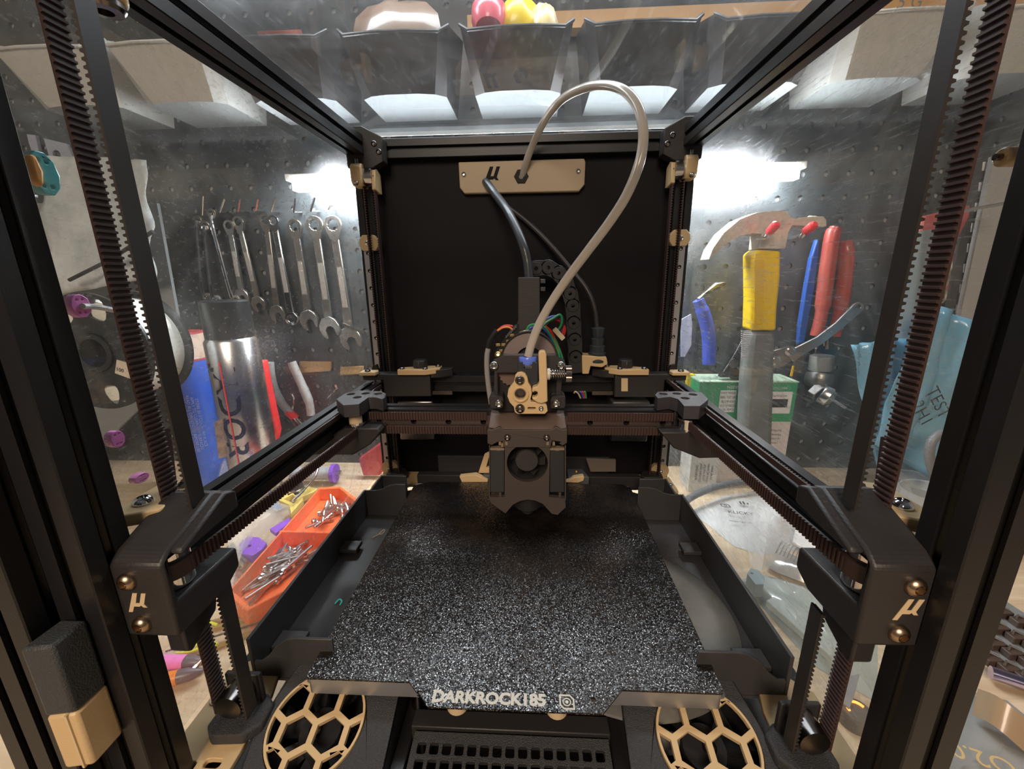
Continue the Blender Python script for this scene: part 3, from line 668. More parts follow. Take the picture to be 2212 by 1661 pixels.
for u0, u1, nm in ((1059, 1089, 'left'), (1188, 1219, 'right')):
    bl = build('blower_fan', MB().px(xz([(u0, 972), (u1, 972), (u1, 1064), (u0, 1064)], 124), 124, 150), mat('blower_black', (.022, .022, .024), .3), th, bevel=.5)
    build('blower_lip', MB().px(xz([(u0, 968), (u1, 968), (u1, 972.5), (u0, 972.5)], 123.5), 123.5, 128), mat('worn_tan_edge', (.25, .18, .12), .5), bl)
    build('blower_notch', MB().px(xz([(u0+19, 1064), (u0+24, 1064), (u0+24, 1078), (u0+19, 1078)], 123.2), 123.2, 126), DK, bl)
for (u, v) in ((1096, 945), (1181, 945)): screw((X(u, v, 120.8), 120.9, Zc(v, 120.8)), (0, -1, 0), th, 2.3, STEELD)
for u, v in ((1080, 957), (1085, 961), (1094, 957), (1183, 957), (1196, 958)):
    p = at(u, v, Y=121.6); build('wire_clip', MB().box(p.x-.8, p.x+.8, 120.8, 124, p.z-1.2, p.z+1.2), mat('worn_tan_edge', (.25, .18, .12), .5), th)
# hot end fan: hub and seven blades
fan = build('cooling_fan', MB().lathe([(0, 0), (7.7, 0), (8.3, -.8), (8.3, -7), (0, -7)], (fc.x-.4, 124.6, fc.z+.6), (0, -1, 0), 28), mat('fan_hub', (.030, .028, .027), .38), th)
for k in range(7):
    a = 2*pi*k/7+.3; mb = MB(); c = V((fc.x-.4, 130, fc.z+.6)); r = [V((cos(a+d), 0, sin(a+d))) for d in (0, .28, .62)]
    mb.add([c+r[0]*7.6+V((0, -2, 0)), c+r[1]*13.4+V((0, -2.5, 0)), c+r[2]*13.4+V((0, 3, 0)), c+r[1]*7.6+V((0, 3, 0))], [(0, 1, 2, 3)])
    build('blade', mb, mat('fan_hub', (.030, .028, .027), .38), fan)
build('hot_end', MB().lathe([(0, .4), (1.2, .4), (3.2, 3), (4.5, 3.2), (4.5, 7), (9, 8), (9, 20), (0, 20)], (fc.x, 136, 0), n=24), SLOT, th)

# extruder on top of the cowl
def c2(x, y): return (1000+x/4.887, 560+y/4.887)
ex = thing('extruder', 'filament extruder with tan lever and round motor above the toolhead', 'extruder', (8, 130, 88))
for pts in ([(1056, 860), (1062, 856), (1085, 856), (1088, 862), (1088, 878), (1083, 883), (1058, 883)], [(1189, 862), (1193, 856), (1217, 856), (1222, 860), (1222, 880), (1217, 883), (1189, 883)]):
    build('lug', MB().px(xz(pts, 121), 121, 134), BLK, ex, bevel=.6)
# back bracket: frame with a rounded motor seat
br = xz([(1060, 790), (1066, 778), (1082, 772), (1086, 766), (1200, 766), (1206, 772), (1220, 780), (1222, 792), (1216, 800), (1211, 858), (1199, 858), (1203, 806), (1075, 806), (1077, 858), (1066, 858), (1068, 804)], 126)
build('bracket', MB().px(br, 126, 131), BLK, ex, bevel=.6)
build('body_block', MB().px(xz([(1076, 806), (1204, 806), (1204, 890), (1076, 890)], 133), 133, 144), SLOT, ex, bevel=.6)
for u, v, r in ((1067.5, 790, 3.1), (1212, 790, 3.1), (1078, 872, 2.9), (1201, 872, 2.9)):
    Y = 121 if v > 850 else 126; p = at(u, v, Y=Y); screw((p.x, Y, p.z), (0, -1, 0), ex, r, STEEL)
for u, v in ((1067, 857), (1212, 857)): p = at(u, v, Y=128); screw((p.x, 128, p.z-.6), (0, -.2, 1), ex, 2.8, STEEL)
for u, v in ((1076, 766),): p = at(u, v, Y=131); screw((p.x, 131, p.z), (0, -1, .3), ex, 2.2, mat('brass', (.7, .5, .2), .3, metal=1))
mc = at(1145, 778, Y=146)
build('motor', MB().lathe([(9.5, 0), (18.5, 0), (19.2, .7), (19.2, 3.4), (17.8, 3.6), (17.8, 16), (0, 16)], (mc.x-.5, 150, mc.z), (0, 1, 0), 56) if False else
      MB().lathe([(9.5, 0), (18.7, 0), (19.6, -1), (19.6, -16), (0, -16)], (mc.x-.5, 146, mc.z), (0, -1, 0), 64), mat('motor_face', (.30, .24, .22), .42, metal=.5), ex)
build('motor_recess', MB().lathe([(9.5, 0), (9.0, -1.5), (6, -1.8), (0, -1.8)], (mc.x+.3, 146, mc.z-.2), (0, -1, 0), 40), SLOT, ex)
build('motor_rim', MB().lathe([(19.6, 0), (20.3, 0), (20.3, -4), (19.6, -4)], (mc.x-.5, 145.4, mc.z), (0, -1, 0), 64), SLOT, ex)
g = at(1105, 806, Y=132)
gp = []
for k in range(36):
    a = 2*pi*k/36; gp += [(g.x+(9 if k % 2 else 8)*cos(a), g.z+(9 if k % 2 else 8)*sin(a))]
build('drive_gear', MB().px(gp, 131.2, 132.8), mat('brown_gear', (.16, .10, .07), .45), ex)
# body block in the middle and the tube fitting
p = at(1140, 800, Y=122)
build('centre_block', MB().px(xz([(1118, 786), (1122, 782), (1158, 782), (1163, 786), (1163, 850), (1140, 850), (1125, 826), (1118, 822)], 121), 121, 132), mat('blue_black_plastic', (.030, .034, .038), .35), ex, bevel=.6)
tc_ = at(1140, 776, Y=126)
ft = build('tube_fitting', MB().lathe([(0, -5), (5.6, -5), (5.6, -3.4), (4.6, -3.2), (0, -3.2)], (tc_.x, 126, tc_.z), n=28), CHROME, ex)
build('release_collar', MB().lathe([(2.2, 1.8), (5.6, 1.8), (5.9, 1.2), (5.9, -2), (5.2, -3), (2.2, -3)], (tc_.x, 126, tc_.z), n=28), mat('blue_plastic', (.12, .21, .82), .3, coat=.3), ft, label='blue ring collar')
# tan latch plate with bearing and screws
lp = [(1113, 812), (1118, 807), (1127, 805), (1134, 808), (1139, 815), (1141, 826), (1147, 836), (1149, 850), (1146, 861), (1147, 868), (1174, 869), (1181, 875), (1183, 888), (1177, 894), (1118, 894), (1112, 890), (1110, 879), (1101, 869), (1096, 856), (1098, 842), (1105, 833), (1111, 825)]
def hole(u, v, r, Y): p = at(u, v, Y=Y); return circ(p.x, p.z, r, 16)
sl = xz([(1141, 879.5), (1156, 879.5), (1158, 882), (1156, 884.5), (1141, 884.5), (1139, 882)], 116)
latch = build('latch_plate', MB().px(xz(lp, 116), 116, 120.9, [hole(1124, 851, 3.6, 116), sl]), TAN, ex, bevel=.5)
rp = at(1124, 851, Y=115.6); mb = MB(); mb.lathe([(3.7, 0), (5.4, 0), (5.4, 1.4), (4.6, 1.6), (3.7, 1.0)], (rp.x, 116, rp.z), (0, -1, 0), 32)
build('bearing_rim', mb, TAN, latch)
build('bearing', MB().lathe([(0, 0), (2.2, 0), (2.4, .5), (3.5, .5)], (rp.x, 118.6, rp.z), (0, -1, 0), 24), STEELD, latch)
for u, v, r in ((1123, 821, 3.1), (1123.5, 882, 3.1), (1169, 882, 1.8)): p = at(u, v, Y=116); screw((p.x, 116, p.z), (0, -1, 0), latch, r, STEELD if r > 2 else STEEL)
lv = [(1163, 764), (1167, 759), (1177, 759), (1180, 764), (1182, 812), (1182, 826), (1183, 868), (1172, 872), (1158, 869), (1150, 863), (1149, 858), (1156, 859), (1162, 854), (1161, 847), (1155, 845), (1151, 849), (1149, 845), (1150, 838), (1160, 835), (1165, 828)]
build('lever', MB().px(xz(lv, 114), 114, 121), TAN, ex, bevel=.7, label='tall tan lever with a hook at its foot')
# spring and thumb screw
p0 = at(1184, 808, Y=119); p1_ = at(1222, 808, Y=119)
build('spring_seat', MB().cyl((p0.x-.6, 119, p0.z), (p0.x+1.2, 119, p0.z), 3.8, 20), mat('clear_white_plastic', (.6, .58, .5), .4), ex)
sp = [(p0.x+1+(p1_.x-p0.x-1)*t/96, 119+2.9*cos(2*pi*7*t/96), p0.z+2.9*sin(2*pi*7*t/96)) for t in range(97)]
build('spring', MB().tube(sp, .42, 6), STEEL, ex)
build('spring_rod', MB().cyl((p0.x, 119, p0.z), (p1_.x, 119, p1_.z), 1.3, 12), STEELD, ex)
kp = [((4.9 if k % 2 else 5.4)*cos(2*pi*k/48), (4.9 if k % 2 else 5.4)*sin(2*pi*k/48)) for k in range(48)]
build('thumb_knob', MB().ext(kp, (p1_.x, 119, p1_.z), (0, 1, 0), (0, 0, 1), (1, 0, 0), 3.6), STEELD, ex, smooth=20)

# circuit board with wires beside the extruder
pcb = thing('circuit_board', 'black slanted circuit board with coloured wires left of the extruder', 'circuit board', (-14, 150, 105))
bp = xz([(1068, 770), (1070, 758), (1110, 702), (1122, 700), (1121, 722), (1112, 742), (1084, 772)], 152)
build('board', MB().px(bp, 152, 154), mat('black_circuit_board', (.014, .016, .015), .35), pcb)
for k in range(7):
    p = at(1094+k*3.4, 727-k*3.6, Y=151.5); build('header_pin', MB().box(p.x-.5, p.x+.5, 150, 152, p.z-.9, p.z+.9), STEEL, pcb)
for u, v in ((1076, 745), (1083, 758), (1098, 737), (1106, 724), (1097, 750), (1088, 745)):
    p = at(u, v, Y=151.2); build('component', MB().box(p.x-1.6, p.x+1.6, 150.6, 152, p.z-1.0, p.z+1.0), mat('brass_component', (.42, .30, .12), .35, metal=.6), pcb, bevel=.2)
def wire(name, pts, r, m, parent, lab=None): return build(name, MB().tube(smoothpath(pts, 6), r, 8), m, parent, label=lab)
RED = mat('red_wire', (.62, .03, .03), .4); BLU = mat('blue_wire', (.05, .10, .55), .4); GRN = mat('green_wire', (.03, .30, .12), .4)
BKW = mat('black_wire', (.015, .015, .015), .4); ORG = mat('orange_wire', (.7, .25, .06), .4); GRYC = mat('grey_cable_skin', (.30, .28, .28), .5)
wire('red_wire', [at(*q, Y=151) for q in ((1074, 714), (1086, 705), (1098, 703), (1108, 705))], .7, RED, pcb)
wire('orange_wire', [at(*q, Y=150) for q in ((1073, 716), (1086, 708), (1099, 707), (1107, 712))], .7, ORG, pcb)
wire('grey_cable', [at(*q, Y=149) for q in ((1061, 872), (1056, 840), (1052, 800), (1052, 770), (1055, 752))], 1.9, GRYC, pcb, 'grey sheathed cable')
wire('cable_sleeve', [at(*q, Y=149) for q in ((1055, 752), (1058, 738), (1066, 724), (1074, 714))], 2.1, BKW, pcb)
# harness of wires over the motor
hn = thing('wire_harness', 'bundle of red, green and blue wires looping behind the filament tube', 'wires', (20, 160, 120))
arcs = [((1136, 718), (1143, 704), (1158, 701), (1175, 705), (1188, 722), (1200, 745), (1210, 775)),
        ((1137, 720), (1145, 708), (1160, 705), (1176, 711), (1190, 730), (1201, 755), (1211, 782)),
        ((1173, 697), (1182, 688), (1196, 683), (1208, 686), (1214, 697), (1212, 712), (1204, 722)),
        ((1174, 699), (1184, 692), (1198, 690), (1210, 694), (1217, 706), (1215, 720), (1207, 728)),
        ((1174, 702), (1180, 696), (1194, 688), (1209, 680), (1214, 690), (1211, 704), (1202, 716)),
        ((1172, 700), (1180, 706), (1190, 716), (1196, 732), (1204, 752), (1208, 772), (1206, 780)),
        ((1176, 703), (1186, 712), (1196, 728), (1206, 750), (1213, 770), (1215, 786))]
for k, (a, m, nm) in enumerate(zip(arcs, (GRN, BLU, BLU, RED, GRN, RED, GRN), ('green_wire', 'blue_wire', 'blue_wire', 'red_wire', 'green_wire', 'red_wire', 'green_wire'))):
    wire(nm, [at(*q, Y=158+1.6*(k % 4)+i*.5) for i, q in enumerate(a)], .85, m, hn)
    wire(nm if k % 2 else 'black_wire', [at(q[0]+3, q[1]+2.5, Y=160+1.6*(k % 4)+i*.5) for i, q in enumerate(a)], .8, m if k % 2 else BKW, hn)
CON = mat('cream_connector', (.62, .52, .36), .5)
for a, b2 in (((1130, 720), (1143, 716)), ((1197, 710), (1217, 732))):
    build('connector', MB().ribbon([at(*a, Y=159), at(*b2, Y=160)], (0, 1, 0), 5, 3.4), CON, hn, bevel=.3)
for k, m in enumerate((CON, BKW, BLU, RED, GRN)):
    wire('spare_wire', [at(1240+k*5, 849, Y=200), at(1243+k*5, 846, Y=199), at(1249+k*4, 850, Y=199), at(1254+k*3, 860, Y=200)], .7, m, hn)

# mast and umbilical
ms = thing('cable_mast', 'dark upright mast holding the umbilical behind the toolhead', 'mast', (8, 176, 90))
build('mast', MB().px(xz([(1119, 599), (1166, 599), (1166, 690), (1178, 720), (1190, 770), (1100, 770), (1112, 716), (1119, 690)], 168), 168, 180), mat('mast_print', (.035, .032, .030), .5, bump=(700, .15), layer=.8), ms, bevel=.6)
for v in (603, 620): build('clamp', MB().px(xz([(1167, v), (1178, v), (1178, v+9), (1167, v+9)], 172), 172, 178), STEELD, ms, bevel=.3)
def cable(name, pts, r, m, lab, cat='cable'):
    o = MB().tube(smoothpath([at(u, v, Y=y) for u, v, y in pts], 10), r, 14); return build(name, o, m, label=lab, cat=cat)
BC = mat('blue_black_cable', (.055, .060, .070), .35, coat=.2)
cable('umbilical_cable', ((1049, 392, 240), (1070, 420, 226), (1094, 452, 206), (1114, 490, 190), (1130, 530, 178), (1139, 565, 175), (1143, 604, 174)), 3.3, BC, 'thick dark umbilical cable curving from rear plate to mast')
cable('sensor_cable', ((1074, 418, 244), (1098, 446, 243), (1140, 480, 240), (1190, 530, 234), (1240, 590, 224), (1268, 626, 218), (1284, 666, 215), (1290, 716, 214)), 2.1, mat('brown_black_cable', (.040, .033, .032), .4), 'thin dark cable running diagonally down to the cable gland')
gl = thing('cable_gland', 'ribbed black cable gland on a tan bracket', 'cable gland', (62, 214, 92))
gp0 = at(1289, 776, Y=214)
build('boot', MB().lathe([(9.2, -1.5), (9.2, 0), (7.5, 2), (7.6, 6), (6.6, 7), (6.9, 12), (5.4, 13), (6.0, 18), (4.6, 19), (5.6, 23), (6.0, 27), (3, 28), (0, 28)], gp0, n=24), mat('gland_rubber', (.035, .042, .048), .38), gl)
build('bracket', MB().px(xz([(1257, 768), (1310, 771), (1313, 786), (1300, 794), (1276, 791), (1272, 808), (1258, 808)], 206), 206, 221), TAN, gl, bevel=.7)
# drag chain: every link a piece
dc = thing('drag_chain', 'black drag chain arching behind the toolhead down to the gantry', 'cable chain', (55, 214, 95))
cen = [(1158, 580), (1184, 578), (1206, 590), (1222, 610), (1231, 634), (1237, 660), (1239, 697), (1241, 733), (1243, 770), (1245, 805)]
for a, b2 in zip(cen, cen[1:]):
    A = at(*a, Y=210); B = at(*b2, Y=210); d = (B-A).normalized(); L = (B-A).length; nrm = V((-d.z, 0, d.x)); r = 6.4
    out = [(A.x+r*(d.x*cos(q)+nrm.x*sin(q)), A.z+r*(d.z*cos(q)+nrm.z*sin(q))) for q in [pi/2+pi*k/8 for k in range(9)]]
    out += [(B.x+r*.9*(d.x*cos(q)+nrm.x*sin(q)), B.z+r*.9*(d.z*cos(q)+nrm.z*sin(q))) for q in (-pi/2, pi/2)]
    lk = build('link', MB().px(out, 208, 222, [circ(A.x, A.z, 1.5, 10)]), mat('chain_plastic', (.030, .028, .028), .42, bump=(900, .2)), dc, bevel=.5)
    build('pin_boss', MB().lathe([(1.8, 0), (4.6, 0), (4.9, .5), (4.9, 1.2)], (A.x, 206.9, A.z), (0, -1, 0), 20) if False else MB().lathe([(1.6, .9), (4.8, .9), (5.2, 0)], (A.x, 208, A.z), (0, -1, 0), 20), mat('chain_plastic', (.030, .028, .028), .42), lk)
# rear tan plate with emblem and grommet
rp_ = thing('exhaust_plate', 'long tan rear plate with black slanted emblem and cable grommet', 'plate', (0, 244, 244))
build('plate', MB().px(xz([(990, 350), (1262, 342), (1265, 350), (1263, 398), (1251, 413), (1003, 418), (993, 405)], 241), 241, 246.9), mat('tan_matt_print', (.52, .40, .26), .5, bump=(900, .15)), rp_, bevel=.8)
for u, v in ((1002, 377), (1249, 370)): p = at(u, v, Y=241); screw((p.x, 241, p.z), (0, -1, 0), rp_, 2.0, STEEL)
p = at(1044, 400, Y=240.8); k = 13.5
build('emblem', MB().px([(p.x+x*k*1.0, p.z+z*k*1.05) for x, z in MU], 240.7, 241.2), PANEL, rp_, label='black slanted letter emblem')
p = at(1126, 381, Y=240.6)
build('grommet', MB().lathe([(2.4, 1.2), (5.8, 1.2), (6.2, .2), (6.2, 0)], (p.x, 240.9, p.z), (0, -1, 0), 6, ph=0), SLOT, rp_, smooth=0)
# filament tube
PTFE = mat('milky_filament_tube', (.66, .60, .52), .22, trans=.35, coat=.4)
tp = ((1127, 385, 243), (1136, 352, 236), (1152, 310, 226), (1178, 258, 206), (1215, 214, 186), (1262, 190, 168), (1305, 184, 150), (1345, 194, 132), (1373, 222, 120), (1387, 262, 112), (1389, 310, 108), (1378, 362, 106), (1352, 424, 108), (1315, 482, 112), (1270, 542, 116), (1228, 598, 120), (1193, 650, 123), (1165, 700, 125), (1149, 740, 126), (1141, 770, 126))
build('filament_tube', MB().tube(smoothpath([at(u, v, Y=y) for u, v, y in tp], 8), 2.75, 16), PTFE, label='milky filament tube looping from rear plate down to the extruder', cat='tube')
# latch blobs seen on the outer panel edges, and the handle of the door stile
def bolt(u, v, X_, r, lab):
    p = at(u, v, X=X_); o = thing('panel_latch', lab, 'latch', (p.x, p.y, p.z-8))
    build('body', MB().cyl((p.x-5, p.y, p.z), (p.x+5, p.y, p.z), r, 20), TAN, o, bevel=.5); build('pin', MB().cyl((p.x-6.5, p.y, p.z), (p.x+6.5, p.y, p.z), r*.35, 12), STEELD, o)
bolt(2206, 338, 137, 2.4, 'tan latch knob on the right front post near the frame edge')
tl = thing('top_latch', 'tan rounded latch foot with dark screw under the left top rail', 'latch', (-133, -8, 255))
p = at(222, 4, Y=6)
build('body', MB().cyl((p.x, p.y, p.z), (p.x, p.y, p.z+12), 6.5, 20), TAN, tl, bevel=1)
build('screw_head', MB().lathe([(5.6, 0), (5.6, -1.6), (4.8, -2.6), (2.4, -2.8), (2.2, -1), (0, -1)], p, n=20), STEELD, tl)
hd = thing('door_catch', 'door catch with dark top and tan lower half on the left post', 'catch', (-134, -48, 22))
def pbox(mb, x0, x1, y0, y1, z0, z1, tw): return mb.add([(x0, y0-tw, z0), (x1, y0, z0), (x1, y1, z0), (x0, y1, z0), (x0, y0-tw, z1), (x1, y0, z1), (x1, y1, z1), (x0, y1, z1)], [(0, 1, 2, 3), (7, 6, 5, 4), (0, 4, 5, 1), (1, 5, 6, 2), (2, 6, 7, 3), (3, 7, 4, 0)])
build('upper_body', pbox(MB(), -141, -132.5, -50.5, -40.4, 44, 70, 1.5), mat('blue_grey_print', (.045, .050, .055), .45, bump=(1800, .7)), hd, bevel=1)
build('lower_body', pbox(MB(), -141, -132.5, -50.5, -40.4, 22, 43.8, 1.5), TAN, hd, bevel=1)
build('groove', MB().box(-135.6, -134.8, -51.4, -50, 22, 43.8), TANL, hd)
# ================================================================ AROUND THE PRINTER
def flat(name, pts, Y, d, m, parent=None, holes=(), **k):     # outline read at depth Y, d thick
    return build(name, MB().px(xz(pts, Y), Y-d, Y, holes), m, parent, **k)
def base_of(pts, Y):
    q = xz(pts, Y); return (sum(a for a, b in q)/len(q), Y, min(b for a, b in q))
# LED work lamp under the shelf behind the printer
lamp = thing('led_lamp', 'long bright white LED lamp bar behind the printer', 'lamp', (15, 372, 285))
build('housing', MB().box(-275, 305, 366, 384, 283, 290), WHITE, lamp, bevel=1)
build('tube', MB().box(-266, 297, 364, 376, 272, 282.8), mat('led_light', (1, 1, 1), .5, emit=((.93, .97, 1), 120)), lamp)
# shelf and hanging storage bins above the lamp
SHELFM = mat('orange_pine_board', (.62, .34, .13), .55, bump=(60, .2))
tb = mat('translucent_bin', (.60, .60, .57), .35, bump=(120, .1), trans=.25)
dbk = mat('dark_bin', (.035, .030, .028), .35, bump=(90, .2), var=(20, (.07, .06, .06)))  # darker mottled walls for the middle bins of the row
wb = mat('milky_bin_floor', (.30, .32, .32), .4, bump=(80, .1))
build('shelf_board', MB().box(-60, 620, 379, 396, at(1300, 56, Y=378).z, at(1300, 18, Y=378).z), SHELFM, label='orange pine shelf board above the storage bins', cat='shelf')
def storage_bin(cx, side, lab, grp, hgt=62):
    zb = 343; t = thing('storage_bin', lab, 'storage bin', (cx, 340, zb), grp)
    wt, wb_ = 50, 41; yb, yf = 378, 306
    fl = [(cx-wb_, yb), (cx-wb_, yf+10), (cx-wb_+10, yf+3), (cx-15, yf), (cx+15, yf), (cx+wb_-10, yf+3), (cx+wb_, yf+10), (cx+wb_, yb)]
    build('bottom', MB().pz(fl, zb, zb+2), wb, t)
    ft = [(cx-wt, yb), (cx-wt, yf-16), (cx-wt+8, yf-24), (cx-15, yf-27), (cx+15, yf-27), (cx+wt-8, yf-24), (cx+wt, yf-16), (cx+wt, yb)]
    hz = [zb+hgt+12, zb+hgt-16, zb+hgt-24, zb+hgt-24, zb+hgt-24, zb+hgt-24, zb+hgt-16, zb+hgt+12]
    def wall(i0, i1, nm, m):
        vs = []; fs = []
        for k in range(i0, i1+1):
            a, b2 = fl[k], ft[k]; c = V((cx, yb, 0)); ins = V((cx-a[0], yb-20-a[1], 0)).normalized()*1.6
            vs += [V((a[0], a[1], zb)), V((b2[0], b2[1], hz[k])), V((b2[0], b2[1], hz[k]))+ins, V((a[0], a[1], zb+2))+ins]
        for k in range(i1-i0):
            o = k*4; fs += [(o, o+4, o+5, o+1), (o+1, o+5, o+6, o+2), (o+2, o+6, o+7, o+3), (o+3, o+7, o+4, o)]
        fs += [(0, 1, 2, 3), ((i1-i0)*4+3, (i1-i0)*4+2, (i1-i0)*4+1, (i1-i0)*4)]
        build(nm, MB().add(vs, fs), m, t, smooth=20)
    wall(1, 6, 'front_wall', side); wall(0, 1, 'side_wall', side); wall(6, 7, 'side_wall', side)
    build('rim', MB().tube([(x, y, z) for (x, y), z in zip(ft[1:7], hz[1:7])], 1.5, 8), side, t)
    return t
for cx, m, lab, grp in ((-445, tb, 'pale translucent storage bin at the far left end of the row', 'pale storage bins'),
                        (-335, tb, 'pale translucent storage bin above the hanging wrenches', 'pale storage bins'),
                        (-225, dbk, 'dark storage bin above the left rear corner, holding a red lid', 'dark storage bins'),
                        (-115, dbk, 'dark storage bin holding a beige pouch', 'dark storage bins'),
                        (-5, dbk, 'dark storage bin holding a pink bottle and yellow bags', 'dark storage bins'),
                        (105, dbk, 'dark storage bin above the filament tube loop', 'dark storage bins'),
                        (215, dbk, 'dark storage bin above the right rear corner', 'dark storage bins'),
                        (325, tb, 'pale storage bin marked 5 above the hammer', 'pale storage bins'),
                        (440, tb, 'pale translucent storage bin at the far right end of the row', 'pale storage bins')):
    t = storage_bin(cx, m, lab, grp)
    if cx == 325: text('marking', '5 G', mat('grey_ink', (.2, .2, .22), .6), t, (cx-10, 277.5, 385), (1, 0, 0), (0, -.25, 1), 13, ext=.1)
# things inside the bins
def blob(name, c, r, m, lab, cat, sq=(1, 1, 1), grp=None, seed=1, amp=.12):
    rnd = random.Random(seed); mb = MB(); n, k = 14, 9; vs = []; fs = []
    ph = [rnd.uniform(0, 6.28) for _ in range(4)]
    for j in range(k+1):
        th_ = pi*j/k
        for i in range(n):
            a = 2*pi*i/n; rr = r*(1+amp*sin(3*a+ph[0]+th_*2)*sin(th_)+amp*.7*sin(5*a+ph[1])*sin(2*th_+ph[2]))
            vs.append((c[0]+rr*sin(th_)*cos(a)*sq[0], c[1]+rr*sin(th_)*sin(a)*sq[1], c[2]+rr*cos(th_)*sq[2]))
    for j in range(k):
        for i in range(n): fs.append((j*n+i, (j+1)*n+i, (j+1)*n+(i+1) % n, j*n+(i+1) % n))
    return build(name, mb.add(vs, fs), m, label=lab, cat=cat, group=grp, smooth=60)
blob('pouch', (-118, 325, 388), 38, mat('beige_pouch', (.26, .18, .12), .3, coat=.5, var=(30, (.22, .12, .08))), 'beige crinkled pouch lying in a dark bin', 'pouch', (1.15, .7, 1.0), seed=4)
bo = thing('pink_bottle', 'pink bottle lying in the dark bin with yellow bags', 'bottle', (-30, 316, 388))
pk = mat('pink_plastic', (.75, .10, .14), .3, coat=.4)
build('body', MB().lathe([(0, 0), (12, 2), (16, 10), (16, 20), (11, 28), (6, 32), (6, 40), (0, 40)], (-30, 300, 388), (0, .4, 1), 24), pk, bo)
build('cap', MB().lathe([(0, 0), (7.5, 0), (7.5, 10), (0, 10)], (-30, 316, 426), (0, .4, 1), 20), mat('pale_pink', (.8, .35, .33), .4), bo)
blob('yellow_bag', (-4, 310, 398), 17, mat('yellow_plastic', (.82, .58, .02), .35, coat=.3), 'bright yellow bag behind the pink bottle', 'bag', (1.1, .7, 1.2), seed=6)
blob('yellow_bag', (20, 308, 392), 14, mat('yellow_white_bag', (.80, .62, .25), .4, coat=.3, var=(40, (.8, .75, .6))), 'yellow and white crumpled bag at the bin wall', 'bag', (1.0, .7, 1.3), seed=9)
build('round_tub', MB().lathe([(0, 0), (18, 0), (19, 2), (19, 12), (0, 12)], (-225, 308, 386), (0, -.5, 1), 28), mat('dull_red_plastic', (.42, .10, .07), .5), label='dull red round lid inside the bin above the left rear corner', cat='lid')
for cx in (-115, -5, 105, 215):
    for k in range(5):
        pass

# ---- wrenches hanging on the pegboard, with their wire hooks
WR = mat('dull_chrome_wrench', (.42, .40, .37), .30, metal=.95, bump=(500, .15), var=(60, (.52, .50, .46)))
def hook(u0, v0, u1, v1, lab, m=CHROME, Y=WALL_Y):
    a = at(u1, v1, Y=Y-3); b2 = at(u0, v0, Y=Y-22)
    o = build('peg_hook', MB().tube([(a.x, Y-1.2, a.z+3), (a.x, Y-8, a.z+2), (a.x, Y-20, a.z+1), (b2.x, Y-24, b2.z)], 1.3, 8), m, label=lab, cat='hook', group='wire hooks on the pegboard')
def wrench(ring, end, w, Rr, Ro, lab, Y, m=WR, ringend=False):
    A = at(*ring, Y=Y); B = at(*end, Y=Y); D = (B-A).normalized(); N = V((-D.z, 0, D.x)); L = (B-A).length
    t = thing('wrench', lab, 'wrench', (A.x, Y, B.z), 'combination wrenches on hooks')
    # box end
    mb = MB(); oc = [(Rr*cos(2*pi*k/24), Rr*sin(2*pi*k/24)) for k in range(24)]
    ic = [((Rr*.66 if k % 2 else Rr*.56)*cos(2*pi*k/24), (Rr*.66 if k % 2 else Rr*.56)*sin(2*pi*k/24)) for k in range(24)]
    tear = [(Rr*cos(q), Rr*sin(q)) for q in [radians(60+240*k/16) for k in range(17)]]+[(Rr*1.5, -w*.5), (Rr*1.9, 0), (Rr*1.5, w*.5)]
    mb.ext(tear, A-V((0, 2.5, 0)), D, N, (0, 1, 0), 5, [ic]); build('box_end', mb, m, t, bevel=.5)
    mb = MB(); mb.ext([(Rr*.92, -w*.42), (L-Ro*.7, -w*.5), (L-Ro*.7, w*.5), (Rr*.92, w*.42)], A-V((0, 1.8, 0)), D, N, (0, 1, 0), 3.6)
    build('shaft', mb, m, t, bevel=.9)
    mb = MB(); mb.ext([(L*.36, -w*.27), (L*.72, -w*.3), (L*.72, w*.3), (L*.36, w*.27)], A-V((0, 2.3, 0)), D, N, (0, 1, 0), .5)
    build('raised_panel', mb, mat('pale_stamped_steel', (.66, .64, .60), .4, metal=.8, bump=(900, .5)), t)
    if ringend:
        mb = MB(); mb.ext([(L+Ro*cos(q), Ro*sin(q)) for q in [2*pi*k/24 for k in range(24)]], A-V((0, 2.5, 0)), D, N, (0, 1, 0), 5, [[(L+Ro*.55*cos(2*pi*k/12), Ro*.55*sin(2*pi*k/12)) for k in range(12)]]); build('ring_end', mb, m, t, bevel=.5)
    else:
        r = Ro; o = [(-1.0, -.45), (-.5, -.9), (.1, -1.05), (.7, -.95), (1.15, -.62), (1.05, -.45), (.25, -.42), (-.05, -.15), (-.05, .2), (.25, .46), (1.0, .50), (1.1, .68), (.6, 1.0), (0, 1.05), (-.6, .85), (-1.0, .45)]
        cs, sn = cos(.26), sin(.26)
        mb = MB(); mb.ext([(L+r*(x*cs-y*sn), r*(x*sn+y*cs)) for x, y in o], A-V((0, 2.6, 0)), D, N, (0, 1, 0), 5.2); build('open_end', mb, m, t, bevel=.6)
wl = [((720, 486), (757, 729), 11, 11.5, 14.5, 'largest combination wrench, nearest the rear post'),
      ((681, 486), (712, 706), 10.5, 11, 13.5, 'second largest combination wrench beside the biggest one'),
      ((638, 490), (668, 690), 10, 9.5, 12.5, 'combination wrench between the shiny chrome one and the second largest'),
      ((575, 476), (600, 676), 8.5, 8.5, 10.5, 'dull combination wrench just left of the shiny chrome one'),
      ((516, 480), (559, 655), 7.5, 7.5, 9.5, 'combination wrench two places left of the shiny chrome one'),
      ((496, 488), (523, 638), 7.5, 7, 9, 'small combination wrench just above the spray can cap')]
